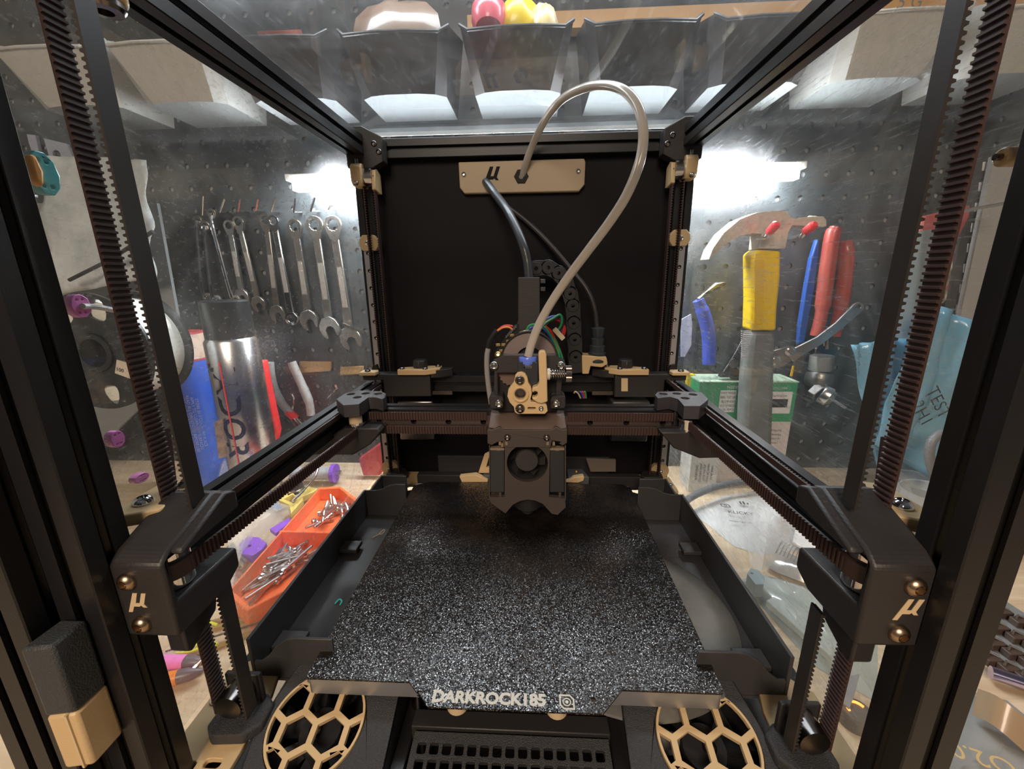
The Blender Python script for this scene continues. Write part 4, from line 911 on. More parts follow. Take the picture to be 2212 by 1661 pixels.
for k, (a, b2, w_, r1, r2, lab) in enumerate(wl): wrench(a, b2, w_, r1*.95, r2*.93, lab, WALL_Y-10-(k % 2)*3)
wrench((592, 478), (631, 688), 8.5, 7, 8.5, 'shiny chrome ring wrench in the middle of the row', WALL_Y-15, CHROME, True)
for k, (a, b2, c, lab) in enumerate((((425, 487), (438, 636), 4, 'thin bright offset wrench nearest the left post'), ((441, 498), (459, 641), 5, 'thin shiny chrome rod wrench behind the spray can cap'), ((455, 472), (500, 641), 4.5, 'long slanting thin wrench above the spray can'))):
    A = at(*a, Y=WALL_Y-14-k*4); B = at(*b2, Y=WALL_Y-14-k*4); t = thing('thin_wrench', lab, 'wrench', (A.x, A.y, B.z))
    build('shaft', MB().tube(smoothpath([A+V((0, 4, 6)), A, (A+B)/2+V((0, -1, 0)), B, B+V((2, 5, -4))], 5), [c*.5]*21, 10), CHROME, t)
    for e in (A+V((0, 4, 6)), B+V((2, 5, -4))): build('ring_end', MB().lathe([(3, -2), (6, -2), (6, 2), (3, 2), (3, -2)], e, (0, 1, 0), 20), WR, t, bevel=.4)
for k, q in enumerate(((442, 424, 460, 470), (488, 430, 497, 464), (521, 431, 535, 462), (560, 430, 572, 460), (598, 427, 604, 462), (640, 429, 651, 464), (682, 427, 687, 462), (724, 430, 724, 458))):
    hook(*q, ('wire hook above the thin slanting wrench', 'wire hook of the small wrench above the spray can', 'wire hook two places left of the chrome wrench', 'wire hook just left of the chrome wrench', 'wire hook holding the shiny chrome wrench', 'wire hook just right of the chrome wrench', 'wire hook of the second largest wrench', 'wire hook of the largest wrench')[k])
for k, q in enumerate(((728, 838, 705, 862), (635, 858, 630, 900))):
    a, b2 = at(q[0], q[1], Y=370), at(q[2], q[3], Y=392)
    build('peg_hook', MB().tube([b2+V((0, 7, 0)), b2, a, a+V((0, -3, 6))], 1.5, 8), CHROME, label=('empty wire hook low on the pegboard near the rear post', 'empty wire hook between the grey plier handles')[k], cat='hook', group='empty wire hooks')
# scraper bar over the largest wrench
flat('steel_pin', [(742, 697), (790, 716), (789, 721), (741, 702)], 380, 4, STEEL, label='short steel pin across the largest wrench jaw', cat='pin')
# red wedge handle and grey plier handles
rh = thing('red_handled_tool', 'slim tool with a flat bright red handle beside the silver can', 'tool', base_of([(560, 930)], 345))
flat('handle', [(556, 779), (580, 775), (584, 800), (594, 850), (610, 925), (605, 950), (588, 950), (576, 880), (564, 825)], 345, 12, mat('bright_red_grip', (.85, .03, .03), .4), rh, bevel=2)
build('shaft', MB().tube([at(541, 703, Y=340), at(548, 722, Y=340), at(562, 762, Y=340), at(565, 778, Y=340)], [1.2, 2.6, 2.2, 2.2], 10), CHROME, rh)
pl_ = thing('pliers', 'pliers with grey curved handles and red collars on the pegboard', 'pliers', base_of([(640, 930)], 378))
GG = mat('grey_grip', (.33, .34, .33), .6, bump=(700, .4))
for pts in (((582, 783), (585, 810), (594, 845), (608, 870), (628, 893)), ((630, 782), (640, 805), (656, 840), (668, 870), (672, 896))):
    build('handle', MB().tube(smoothpath([at(*q, Y=372) for q in pts], 6), [5.4]*12+[5.8]*6+[5.2]*7, 14), GG, pl_)
build('collar', MB().tube([at(622, 888, Y=372), at(640, 905, Y=372)], 5.6, 12), mat('bright_red_grip', (.85, .03, .03), .4), pl_)
build('jaw', MB().tube([at(636, 903, Y=372), at(655, 925, Y=372), at(660, 960, Y=372)], [6, 8, 3], 12), STEELD, pl_)
flat('wooden_tag', [(650, 780), (718, 780), (716, 800), (650, 804)], 395, 4, mat('tan_wood', (.40, .26, .12), .6), label='tan wooden strip on the pegboard behind the plier handles', cat='strip')
flat('wooden_tag', [(738, 792), (786, 790), (785, 806), (738, 808)], 395, 4, mat('tan_wood', (.40, .26, .12), .6), label='tan wooden strip on the pegboard near the rear post', cat='strip')
# ---- silver spray can and blue cartridge
CANY = 285; ax = at(486, 650, Y=CANY).x-1; zt = at(488, 648, Y=CANY).z; zm = at(488, 728, Y=CANY).z
can = thing('spray_can', 'silver spray can with a black cap and bold black lettering', 'spray can', (ax, CANY, BENCH_Z))
build('cap', MB().lathe([(0, zt-BENCH_Z), (20.5, zt-BENCH_Z), (22.6, zt-BENCH_Z-1.5), (23, zm-BENCH_Z), (0, zm-BENCH_Z)], (ax, CANY, BENCH_Z), n=40), mat('glossy_black_cap', (.018, .018, .019), .28), can)
build('body', MB().lathe([(0, zm-BENCH_Z), (22.6, zm-BENCH_Z), (25.2, zm-BENCH_Z-4), (25.2, 2), (24, 0), (0, 0)], (ax, CANY, BENCH_Z), n=48), mat('brushed_silver', (.66, .66, .68), .22, metal=1, aniso=.6), can)
def wrap(o, cx, cy, r):                                   # bends flat lettering round a can
    base = LOC[o.parent.name]
    for v in o.data.vertices:
        a = (v.co.x/S)/r; d = r-(v.co.y/S); v.co.x = (r+.25)*sin(a)*S; v.co.y = -(r+.25)*cos(a)*S
INK = mat('black_ink', (.02, .02, .02), .5)
o = text('lettering', 'JADOR', INK, can, (ax+2, CANY, (zm+BENCH_Z)/2+22), (0, 0, -1), (1, 0, 0), 32, ext=.02, off=.6, label='bold black sideways lettering', spacing=1.05); wrap(o, ax, CANY, 25.3)
mb = MB(); mb.add([(ax+25.7*sin(a), CANY-25.7*cos(a), z) for a in (.04, .10) for z in (zm-22, BENCH_Z+4)], [(0, 2, 3, 1)])
build('stripe', mb, mat('red_ink', (.8, .06, .05), .5), can, smooth=0)
CBY = 322; bx = at(394, 760, Y=CBY).x; bt_ = at(402, 724, Y=CBY-23).z; b1 = at(402, 786, Y=CBY-23).z
bl = thing('blue_cartridge', 'blue cartridge with a stained white and red collar beside the silver can', 'cartridge', (bx, CBY, BENCH_Z))
build('body', MB().lathe([(0, b1-BENCH_Z), (23, b1-BENCH_Z), (23, 0), (0, 0)], (bx, CBY, BENCH_Z), n=40), mat('blue_print', (.03, .10, .55), .4, coat=.3, var=(12, (.06, .16, .62))), bl)
build('collar', MB().lathe([(0, bt_-BENCH_Z-1.5), (23.2, bt_-BENCH_Z-1.5), (23.2, b1-BENCH_Z+2.4), (0, b1-BENCH_Z+2.4)], (bx, CBY, BENCH_Z), n=40), mat('stained_white_label', (.70, .52, .40), .6, var=(60, (.25, .12, .08), (.5, .8))), bl)
for z in (bt_-1.5, b1): build('ring', MB().lathe([(0, 2.4), (23.4, 2.4), (23.4, 0), (0, 0)], (bx, CBY, z), n=40), mat('dull_red_print', (.45, .05, .05), .5), bl)
PW = mat('white_print', (.6, .65, .8), .5)
for k, (dx, s1) in enumerate(((-2, 'INDUSTRIAL USE ONLY'), (3, 'CAUTION CONTENTS UNDER PRESSURE'), (8, 'KEEP OUT OF REACH OF CHILDREN'), (12, 'READ ALL DIRECTIONS BEFORE USE'), (16, 'APPLY TO CLEAN DRY SURFACES'), (20, 'STORE IN A COOL DRY PLACE'))):
    o = text('small_print', s1, PW, bl, (bx+dx, CBY, (b1+BENCH_Z)/2+10), (0, 0, -1), (1, 0, 0), 4.4 if k else 6, ext=.02); wrap(o, bx, CBY, 23.2)
# small label sticker and clear bag in front of the can
flat('paper_sticker', [(463, 911), (480, 905), (492, 985), (474, 990)], 258, .8, mat('brown_sticker', (.45, .33, .24), .6, var=(90, (.12, .08, .06))), label='brown printed sticker between the cartridge and the can', cat='sticker')
CLR = mat('clear_bag_film', (.85, .86, .86), .16, alpha=.34, bump=(60, .9), coat=.5)
def crumple(name, pts, Z0, h, m, lab, cat, grp=None, n=16, seed=1, thick=1.0):
    """a crumpled sheet lying on the bench, outline in x,y"""
    rnd = random.Random(seed); cx = sum(p[0] for p in pts)/len(pts); cy = sum(p[1] for p in pts)/len(pts); vs = []; fs = []; m_ = len(pts)
    K = 7; wv = [(rnd.uniform(.03, .12), rnd.uniform(.03, .12), rnd.uniform(0, 6)) for _ in range(5)]
    def hh(x, y, t):
        q = sum(abs(sin(a*x+b2*y+c)) for a, b2, c in wv)/5
        return Z0+h*(1-t**3)*(.35+.9*q)
    bd = []
    for i in range(m_):
        a, b2 = pts[i], pts[(i+1) % m_]
        for j in range(5): bd.append((a[0]+(b2[0]-a[0])*j/5, a[1]+(b2[1]-a[1])*j/5))
    M = len(bd)
    for k in range(K+1):
        t = k/K
        for p in bd:
            x, y = cx+(p[0]-cx)*t, cy+(p[1]-cy)*t; vs.append((x, y, hh(x, y, t)))
    for k in range(K):
        for i in range(M): fs.append((k*M+i, (k+1)*M+i, (k+1)*M+(i+1) % M, k*M+(i+1) % M))
    return build(name, MB().add(vs, fs), m, label=lab, cat=cat, group=grp, smooth=22)
crumple('clear_bag', xy([(470, 985), (500, 965), (520, 990), (560, 1010), (520, 1050), (470, 1040)], -60), -62, 22, CLR, 'small clear plastic bag at the foot of the silver can', 'bag', seed=3)

# ---- left side: filament spool, hanging sheets, clips
SPY = 215; sc_ = at(205, 762, Y=SPY); Rs = 54
sp_ = thing('filament_spool', 'black spool with white openings beside the left post', 'spool', (sc_.x, SPY, sc_.z-Rs))
hl = []
for k in range(7):
    a = 2*pi*k/7+.35
    hl.append([(sc_.x+37*cos(a)+(7+3*cos(q))*cos(a)*cos(q)*1.4-(8.5)*sin(a)*sin(q), sc_.z+37*sin(a)+(7+3*cos(q))*sin(a)*cos(q)*1.4+8.5*cos(a)*sin(q)) for q in [2*pi*j/14 for j in range(14)]])
build('flange', MB().px(circ(sc_.x, sc_.z, Rs, 64), SPY, SPY+3, hl+[circ(sc_.x, sc_.z, 18, 32)]), mat('black_spool_plastic', (.016, .018, .02), .25), sp_, bevel=.5)
build('filament_winding', MB().lathe([(20, 3.2), (47, 3.2), (47, 45), (20, 45), (20, 3.2)], (sc_.x, SPY, sc_.z), (0, 1, 0), 56), mat('white_filament', (.72, .72, .66), .5, bump=(500, .4)), sp_)
build('flange', MB().lathe([(18, 45.2), (Rs, 45.2), (Rs, 48.5), (18, 48.5), (18, 45.2)], (sc_.x, SPY, sc_.z), (0, 1, 0), 64), mat('black_spool_plastic', (.016, .018, .02), .25), sp_)
build('hub', MB().lathe([(13, -2), (17.6, -2), (17.6, 46), (13, 46), (13, -2)], (sc_.x, SPY, sc_.z), (0, 1, 0), 40), mat('black_spool_plastic', (.016, .018, .02), .25), sp_)
lb = build('paper_label', MB().px(xz([(252, 777), (296, 789), (297, 824), (248, 806)], SPY-.8), SPY-.8, SPY-.2), mat('cream_paper', (.66, .58, .48), .6), sp_)
p = at(272, 803, Y=SPY-1.1); text('small_print', '100   175', INK, lb, p, V((1, 0, -.28)), V((.28, 0, 1)), 5, ext=.02)
flat('grey_board', [(60, 440), (345, 440), (392, 700), (392, 800), (130, 1050), (60, 1050)], 345, 4, mat('grey_felt', (.21, .225, .23), .8, bump=(60, .5)), label='grey slanted board standing behind the black spool', cat='board')
build('curtain_rail', MB().tube([at(150, 605, Y=300), at(240, 560, Y=300), at(330, 500, Y=300)], 2.0, 8), SLOT, label='thin dark stick slanting above the spool', cat='stick')
crumple_m = mat('white_film', (.62, .66, .68), .35, bump=(50, 1.0), var=(9, (.30, .34, .36)))
def cloth(name, pts, Y, d, m, lab, cat, seed=1, n=20):
    """a hanging crinkled sheet, outline (quad) read at depth Y"""
    rnd = random.Random(seed); q = [at(u, v, Y=Y) for u, v in pts]; vs = []; fs = []
    wv = [(rnd.uniform(4, 14), rnd.uniform(2, 9), rnd.uniform(0, 6)) for _ in range(4)]
    for i in range(n+1):
        for j in range(n+1):
            s_, t_ = i/n, j/n; p = (q[0]*(1-s_)+q[1]*s_)*(1-t_)+(q[3]*(1-s_)+q[2]*s_)*t_
            k = sum(abs(sin(a*s_+b2*t_+c)) for a, b2, c in wv)/4; vs.append((p.x, p.y-d*k, p.z))
    for i in range(n):
        for j in range(n): fs.append((i*(n+1)+j, (i+1)*(n+1)+j, (i+1)*(n+1)+j+1, i*(n+1)+j+1))
    o = build(name, MB().add(vs, fs), m, label=lab, cat=cat, smooth=40); so = o.modifiers.new('thickness', 'SOLIDIFY'); so.thickness = .6*S; return o
cloth('plastic_sheet', [(110, 340), (330, 350), (350, 600), (120, 640)], 322, 14, crumple_m, 'crinkled white plastic sheet hanging above the black spool', 'plastic sheet', 5)
flat('plastic_bracket', [(66, 292), (84, 294), (94, 338), (80, 338), (70, 310)], 398, 4, mat('pale_blue_grey', (.33, .36, .45), .5), label='small pale bracket near the top of the left post', cat='bracket')
pb = flat('hole_plate', [(100, 300), (150, 312), (165, 345), (145, 356), (112, 340)], 398, 3, mat('pale_blue_grey', (.33, .36, .45), .5), label='pale plate with a round hole behind the left lift belt', cat='plate', holes=[circ(at(128, 335, Y=398).x, at(128, 335, Y=398).z, 5, 16)])
PK = mat('magenta_plastic', (.95, .26, .68), .4)
def clip(u, v, X_, ry, rz, lab, m=PK):
    p = at(u, v, X=X_); o = thing('panel_clip', lab, 'clip', (X_, p.y, p.z-rz), None)
    oct_ = [(p.y+ry*cos(2*pi*k/10), p.z+rz*sin(2*pi*k/10)) for k in range(10)]
    hs = [[(p.y+ry*.62*cos(a)+ry*.16*cos(q), p.z+rz*.62*sin(a)+rz*.13*sin(q)) for q in [2*pi*j/6 for j in range(6)]] for a in (pi*.35, pi*.65, -pi*.35, -pi*.65)]
    build('ring_plate', MB().py(oct_, X_-1.6, X_+1.6, hs), m, o, bevel=.3)
    return o, p
o, p = clip(167, 661, -152, 3.4, 4.2, 'magenta lattice clip with a white cord, beside the black spool')
o, p2 = clip(247, 948, -152, 2.8, 3.4, 'magenta lattice clip low on the left side panel')
o, p3 = clip(300, 1032, -154, 3.4, 2.0, 'flattened magenta clip just above the left belt clamp')
o, p4 = clip(88, 375, -150, 4.4, 6.8, 'teal lattice clip holding an orange foam pad', mat('teal_plastic', (.08, .50, .52), .35))
build('foam_pad', MB().py([(p4.y-5, p4.z-3), (p4.y-3, p4.z-5), (p4.y-1.8, p4.z), (p4.y-3, p4.z+5), (p4.y-5, p4.z+4)], -150, -146.4), mat('orange_foam', (.85, .36, .04), .6), o, bevel=1)
build('cotton_cord', MB().tube(smoothpath([p+V((3, -1, 0)), at(190, 662, X=-150), at(215, 664, X=-150), at(258, 673, X=-152), at(275, 680, X=-156)], 6), 1.0, 8), mat('white_cord', (.70, .68, .62), .6), label='thin white cord running from the magenta clip', cat='cord')

# ---- bench at the left: orange tray of screws, bag, rods, pens
OR = mat('orange_print', (.88, .16, .04), .42, bump=(400, .1))
def ot(u, v, Z): p = at(u, v, Z=Z); return (p.x, p.y)
tr = thing('parts_tray', 'orange tray with two compartments of loose screws', 'tray', (-215, 200, BENCH_Z))
ZT = -67
A0, A1, A2, A3 = ot(488, 1281, ZT), ot(529, 1310, ZT), ot(700, 1190, ZT), ot(765, 1078, ZT)
A4, A5 = ot(735, 1050, ZT), ot(690, 1052, ZT)
rim = [A0, (A1[0]+4, A1[1]-4), (A2[0]+18, A2[1]-20), (A3[0]+10, A3[1]-5), A4, A5]
cxo = sum(p[0] for p in rim)/6; cyo = sum(p[1] for p in rim)/6
def shrink(l, d): return [(cxo+(x-cxo)*(1-d/hypot(x-cxo, y-cyo)), cyo+(y-cyo)*(1-d/hypot(x-cxo, y-cyo))) for x, y in l]
build('base', MB().pz(shrink(rim, 1), BENCH_Z+.1, BENCH_Z+3), OR, tr)
build('wall', MB().pz(rim, BENCH_Z+3, ZT, [shrink(rim, 4.5)]), OR, tr, bevel=.8)
m1 = ot(612, 1147, ZT); m2 = ot(725, 1150, ZT); dv = V((m2[0]-m1[0], m2[1]-m1[1], 0)); 
build('divider', MB().ribbon([(m1[0]-4, m1[1], (BENCH_Z+3+ZT)/2), (m2[0]+6, m2[1], (BENCH_Z+3+ZT)/2)], (0, 0, 1), ZT-BENCH_Z-3, 3), OR, tr, bevel=.5)
# one loose screw: head with socket and threaded shank, two lengths sharing meshes
def loose_mesh(Ls, r, seedm):
    mb = MB(); mb.lathe([(0, 0), (r*1.6, 0), (r*1.75, .5), (r*1.75, r*1.7), (r*1.0, r*1.7), (r*.95, r*.9), (0, r*.9)][::-1], (0, 0, 0), n=12)
    prof = [(r, 0)]; z = 0
    while z < Ls: prof += [(r, -z-.3), (r*.84, -z-.65)]; z += .7
    prof += [(0, -Ls-.7)]; mb.lathe(prof, (0, 0, 0), n=8)
    me = bpy.data.meshes.new('loose_screw'); me.from_pydata([tuple(c*S for c in p) for p in mb.v], [], mb.f); me.materials.append(STEEL); finish(me, 30); return me
LM = [loose_mesh(22, 1.5, 0), loose_mesh(14, 1.5, 0), loose_mesh(30, 1.7, 0)]
rnd = random.Random(11)
def scatter(cx, cy, rx, ry, ang, n, lab, grp, h0):
    for k in range(n):
        a = rnd.uniform(-1, 1)*rx; b2 = rnd.uniform(-1, 1)*ry
        x = cx+a*cos(ang)-b2*sin(ang); y = cy+a*sin(ang)+b2*cos(ang)
        ki = rnd.choice((0, 0, 1, 2)); o = lnk(bpy.data.objects.new('loose_screw', LM[ki])); z = h0+2.5+k*9.5/n*rnd.uniform(.6, 1)
        o.location = V((x, y, z))*S; o.rotation_euler = (pi/2+rnd.uniform(-.22, .22), 0, ang+rnd.uniform(-.9, .9)+(pi if rnd.random() < .4 else 0))
        tag(o, '%s steel screw lying %s in the %s' % (('medium', 'short', 'long')[ki], 'along the long side' if abs(sin(o.rotation_euler.z-ang)) < .4 else 'slanting across', lab), 'screw', grp)
q1 = at(612, 1232, Z=-80); q2 = at(715, 1112, Z=-80)
scatter(q1.x, q1.y, 10, 20, -.25, 34, 'near compartment of the orange tray', 'screws in the near tray compartment', BENCH_Z+3)
scatter(q2.x, q2.y, 9, 18, -.25, 24, 'far compartment of the orange tray', 'screws in the far tray compartment', BENCH_Z+3)
# purple part, clear bag, hex keys, yellow cutters, roller
pp = build('purple_bracket', MB().pz(xy([(515, 1175), (535, 1158), (560, 1160), (576, 1172), (566, 1186), (545, 1200), (522, 1196)], -66), -74, -66, [circ(at(537, 1179, Z=-66).x, at(537, 1179, Z=-66).y, 2.2, 12)]), mat('purple_print', (.22, .06, .55), .45), label='purple printed part lying beside the orange tray', cat='printed part', bevel=.6)
build('purple_strip', MB().pz(xy([(583, 1142), (625, 1118), (628, 1126), (596, 1152)], -70), -74, -70), mat('purple_print', (.22, .06, .55), .45), label='flat purple strip behind the purple part', cat='printed part')
crumple('clear_bag', xy([(468, 1240), (470, 1170), (520, 1110), (600, 1060), (640, 1070), (590, 1110), (545, 1150), (510, 1200), (495, 1240)], -60), -74, 16, CLR, 'long clear plastic bag lying beside the orange tray', 'bag', seed=8)
crumple('red_wrapper', xy([(470, 1250), (478, 1215), (515, 1215), (530, 1230), (500, 1262)], -80), BENCH_Z+.3, 6, mat('red_white_foil', (.55, .12, .10), .4, var=(90, (.7, .65, .6))), 'crumpled red and white wrapper near the orange tray', 'wrapper', seed=12)
for k, (a, b2) in enumerate((((494, 1182), (530, 1224)), ((500, 1176), (535, 1216)))):
    build('threaded_rod', MB().tube([at(*a, Z=-68), at(*b2, Z=-70)], 2.0, 8), STEEL, label=('threaded steel rod nearer the left post', 'threaded steel rod beside the purple part')[k], cat='rod', group='threaded rods')
build('hex_key', MB().tube(smoothpath([at(632, 1082, Z=-62), at(655, 1060, Z=-60), at(680, 1030, Z=-56), at(687, 1008, Z=-50), at(682, 1003, Z=-50)], 6), 1.5, 8), STEEL, label='long bent steel hex key over the yellow cutters', cat='hex key')
YC = mat('yellow_cream_plastic', (.66, .50, .12), .45)
cu_ = thing('side_cutters', 'yellow handled cutters behind the orange tray', 'cutters', (at(640, 1075, Z=-72).x, at(640, 1075, Z=-72).y, BENCH_Z))
build('grip', MB().pz(xy([(610, 1078), (632, 1066), (640, 1078), (680, 1060), (686, 1055), (660, 1048), (640, 1058), (604, 1068)], -68), -76, -68), YC, cu_, bevel=1)
build('grip', MB().pz(xy([(606, 1074), (634, 1086), (652, 1070), (655, 1078), (628, 1108), (624, 1090), (602, 1080)], -68), -76, -68), YC, cu_, bevel=1)
build('jaw', MB().pz(xy([(624, 1060), (640, 1042), (655, 1040), (658, 1052), (640, 1062)], -66), -74, -66), STEELD, cu_, bevel=1)
br_ = at(602, 1086, Z=-76); build('blue_bearing', MB().lathe([(2.5, -2.5), (6.5, -2.5), (6.5, 2.5), (2.5, 2.5), (2.5, -2.5)], br_, (.5, -1, .5), 20), mat('blue_ring', (.04, .16, .65), .35), label='small blue ring on the bench near the cutters', cat='ring')
ra = at(655, 1022, Z=-70); rb = at(718, 1022, Z=-70)
ro = thing('roller', 'grey roller tube with a purple end cap lying on the bench', 'roller', (ra.x, ra.y, BENCH_Z))
dr = (rb-ra).normalized(); build('tube', MB().cyl(ra-dr*14, rb, 8.5, 24), mat('grey_tube', (.42, .42, .44), .35), ro)
build('end_cap', MB().cyl(rb, rb+dr*5, 12, 28), mat('purple_print', (.22, .06, .55), .45), ro); build('bolt', MB().cyl(rb+dr*5, rb+dr*12, 3.4, 6), STEEL, ro)
# brass rods and wires at the near left
BR = mat('brass_rod', (.62, .42, .18), .3, metal=.8)
for k, (a, b2, r, m, lab) in enumerate((((395, 1362), (620, 1302), 2.2, BR, 'upper brass rod in front of the orange tray'), ((395, 1375), (610, 1318), 2.2, BR, 'middle brass rod in front of the orange tray'),
        ((385, 1430), (580, 1352), 2.0, BR, 'lower brass rod in front of the orange tray'), ((380, 1400), (560, 1345), 5.0, mat('dark_strap', (.10, .085, .09), .5), 'dark flat strap between the brass rods'))):
    pa, pb_ = at(*a, Z=BENCH_Z+r), at(*b2, Z=BENCH_Z+r)
    build('rod' if k < 3 else 'strap', MB().tube([pa, pb_], r, 10) if k < 3 else MB().ribbon([pa, pb_], V((1, .6, 0)), 12, 1.5), m, label=lab, cat='rod' if k < 3 else 'strap', group='brass rods' if k < 3 else None)
for k, pts in enumerate((((398, 1372), (425, 1350), (450, 1345), (470, 1350)), ((392, 1412), (420, 1395), (455, 1388), (470, 1392)), ((380, 1412), (410, 1408), (432, 1400)))):
    build('filament_strand', MB().tube(smoothpath([at(*q, Z=-80) for q in pts], 6), 1.1, 8), mat('yellow_filament', (.68, .72, .03), .3), label=('curved lime filament strand above the dark strap', 'curved lime filament strand below the dark strap', 'short lime filament strand near the post')[k], cat='filament', group='lime filament strands')
for k, (a, b2, m, lab) in enumerate((((340, 1430), (402, 1430), PK, 'magenta pen with a dark tip on the bench'), ((345, 1472), (385, 1462), mat('orange_pen', (.85, .25, .03), .4), 'orange pen lying below the magenta pen'))):
    pa, pb_ = at(*a, Z=-79), at(*b2, Z=-79); pn = thing('pen', lab, 'pen', (pa.x, pa.y, BENCH_Z)); dd = (pb_-pa).normalized()
    build('barrel', MB().cyl(pa-dd*30, pb_, 4.6, 18), m, pn); build('tip', MB().lathe([(4.4, 0), (4.2, 5), (2.2, 11), (1.0, 14), (0, 14)], pb_, dd, 16), mat('dark_pen_tip', (.12, .11, .12), .35), pn)
build('steel_scriber', MB().tube([at(413, 1452, Z=-79), at(427, 1436, Z=-78), at(443, 1417, Z=-74)], [2.4, 1.8, .5], 8), STEEL, label='pointed steel scriber on the bench beside the pens', cat='scriber')

# ================================================================ RIGHT SIDE
HY = 342
hm = thing('hammer', 'claw hammer with yellow and grey handle hanging from red-tipped hooks', 'hammer', base_of([(1640, 980)], HY))
HS = mat('painted_cream_steel', (.66, .60, .50), .4, metal=.2, bump=(300, .5), var=(110, (.38, .34, .28), (.5, .75)))
flat('head', [(1512, 562), (1520, 540), (1542, 508), (1575, 480), (1610, 466), (1660, 461), (1672, 466), (1680, 476), (1690, 478), (1712, 475), (1730, 474), (1746, 474), (1752, 482), (1752, 494), (1745, 496), (1725, 494), (1700, 493), (1682, 492), (1675, 505), (1668, 540), (1617, 540), (1620, 510), (1600, 508), (1570, 516), (1545, 532), (1525, 552)], HY, 24, HS, hm, bevel=4)
build('striking_face', MB().cyl(at(1744, 484, Y=HY-12), at(1757, 485, Y=HY-12), 8.2, 24), HS, hm)
grip = flat('yellow_grip', [(1602, 550), (1615, 542), (1663, 545), (1662, 600), (1656, 660), (1654, 709), (1601, 709), (1603, 640)], HY-2, 22, mat('yellow_grip', (.85, .58, .01), .35, coat=.3, bump=(300, .2)), hm, bevel=3)
flat('grip_panel', [(1630, 560), (1650, 560), (1647, 700), (1628, 700)], HY-24, 1.0, mat('deep_yellow', (.78, .50, .01), .4), grip, bevel=.4)
flat('lower_grip', [(1601, 710), (1654, 710), (1654, 760), (1652, 830), (1650, 900), (1648, 980), (1586, 980), (1588, 880), (1592, 800), (1597, 745)], HY-2, 22, mat('worn_grey_rubber', (.13, .14, .135), .5, bump=(200, .4), var=(25, (.20, .21, .20))), hm, bevel=6)
for k in range(13):
    v = 714+k*4.6; flat('rib', [(1601, v), (1622-k*.9, v), (1622-k*.9, v+2.2), (1600.5, v+2.2)], HY-23.6, 1.4, mat('pale_rib', (.48, .47, .45), .5), hm)
RT = mat('red_vinyl', (.80, .04, .05), .35, coat=.4)
for k, (a, b2, c, lab) in enumerate((((1600, 523), (1650, 514), (1672, 490), 'red-tipped steel hook holding the hammer neck on its claw side'), ((1675, 520), (1725, 512), (1753, 490), 'red-tipped steel hook holding the hammer on its striking side'))):
    hk = thing('tool_hook', lab, 'hook', at(*a, Y=396), 'red-tipped tool hooks'); A = at(*a, Y=396); B = at(*b2, Y=311); C_ = at(*c, Y=296)
    build('arm', MB().tube(smoothpath([A, B, B*.5+C_*.5+V((0, 0, -1)), C_], 6), 2.3, 10), CHROME, hk)
    d = (C_-B).normalized(); build('tip', MB().tube([C_-d*9, C_-d*7, C_+d*3, C_+d*5], [3.2, 4.2, 4.2, 2.4], 14), RT, hk)
# blue pliers handle
bp_ = thing('blue_handled_pliers', 'pliers with a thick blue dipped handle beside the right rear post', 'pliers', base_of([(1530, 790)], 372))
build('handle', MB().tube(smoothpath([at(*q, Y=366) for q in ((1508, 648), (1516, 668), (1526, 700), (1531, 735), (1531, 770), (1531, 786))], 6), [6.5]*6+[7.6]*24+[7], 16), mat('blue_vinyl', (.07, .13, .72), .4, coat=.2), bp_)
build('shank', MB().tube([at(1522, 635, Y=368), at(1510, 648, Y=367)], [2, 4], 10), STEELD, bp_)
build('jaw', MB().tube([at(1522, 635, Y=368), at(1545, 618, Y=372), at(1566, 612, Y=374)], [2, 5, 2], 10), STEELD, bp_)
# clear pack with print near the rear post
flat('label_pack', [(1470, 690), (1492, 678), (1494, 700), (1492, 745), (1478, 770), (1470, 770)], 392, 2, mat('pale_blue_label', (.52, .55, .66), .5), label='pale printed label pack behind the right rear post', cat='pack')
# blue pencil-like marker and red handled pliers
flat('blue_marking_knife', [(1757, 517), (1761, 520), (1760, 560), (1752, 620), (1740, 690), (1730, 740), (1718, 742), (1722, 690), (1733, 620), (1744, 560)], 380, 7, mat('bright_blue', (.02, .09, .38), .4), label='long pointed blue tool between hammer and red pliers', cat='tool', bevel=1.5)
flat('folding_rule', [(1745, 600), (1760, 600), (1722, 800), (1712, 850), (1702, 900), (1694, 900), (1706, 820), (1728, 700)], 390, 4, mat('dark_metal', (.07, .075, .08), .4, metal=.5), label='dark narrow metal bar behind the blue tool', cat='metal bar')
flat('yellow_tag', [(1711, 790), (1715, 790), (1711, 812), (1706, 812)], 384, 1, mat('yellow_grip', (.85, .58, .01), .35), label='tiny yellow tag on the dark metal bar', cat='tag')
rpl = thing('red_handled_pliers', 'large pliers with two long dull red handles', 'pliers', base_of([(1790, 900)], 374))
RD = mat('worn_red_vinyl', (.36, .05, .04), .4, coat=.3, var=(12, (.40, .09, .07)))
build('handle', MB().tube(smoothpath([at(*q, Y=368) for q in ((1806, 492), (1798, 510), (1790, 560), (1782, 620), (1774, 680), (1763, 725))], 6), [6.5]*3+[8]*20+[6.5]*8, 14), RD, rpl)
build('handle', MB().tube(smoothpath([at(*q, Y=372) for q in ((1828, 520), (1828, 560), (1822, 620), (1812, 680), (1802, 726))], 6), [6.5]*3+[8]*14+[6.5]*8, 14), RD, rpl)
flat('shank', [(1752, 750), (1760, 745), (1800, 748), (1802, 770), (1795, 775), (1770, 770), (1755, 800), (1745, 870), (1734, 868), (1742, 800)], 376, 8, STEELD, rpl, bevel=1)
build('shank_neck', MB().tube([at(1786, 728, Y=372), at(1786, 752, Y=372)], 6, 12), STEELD, rpl)
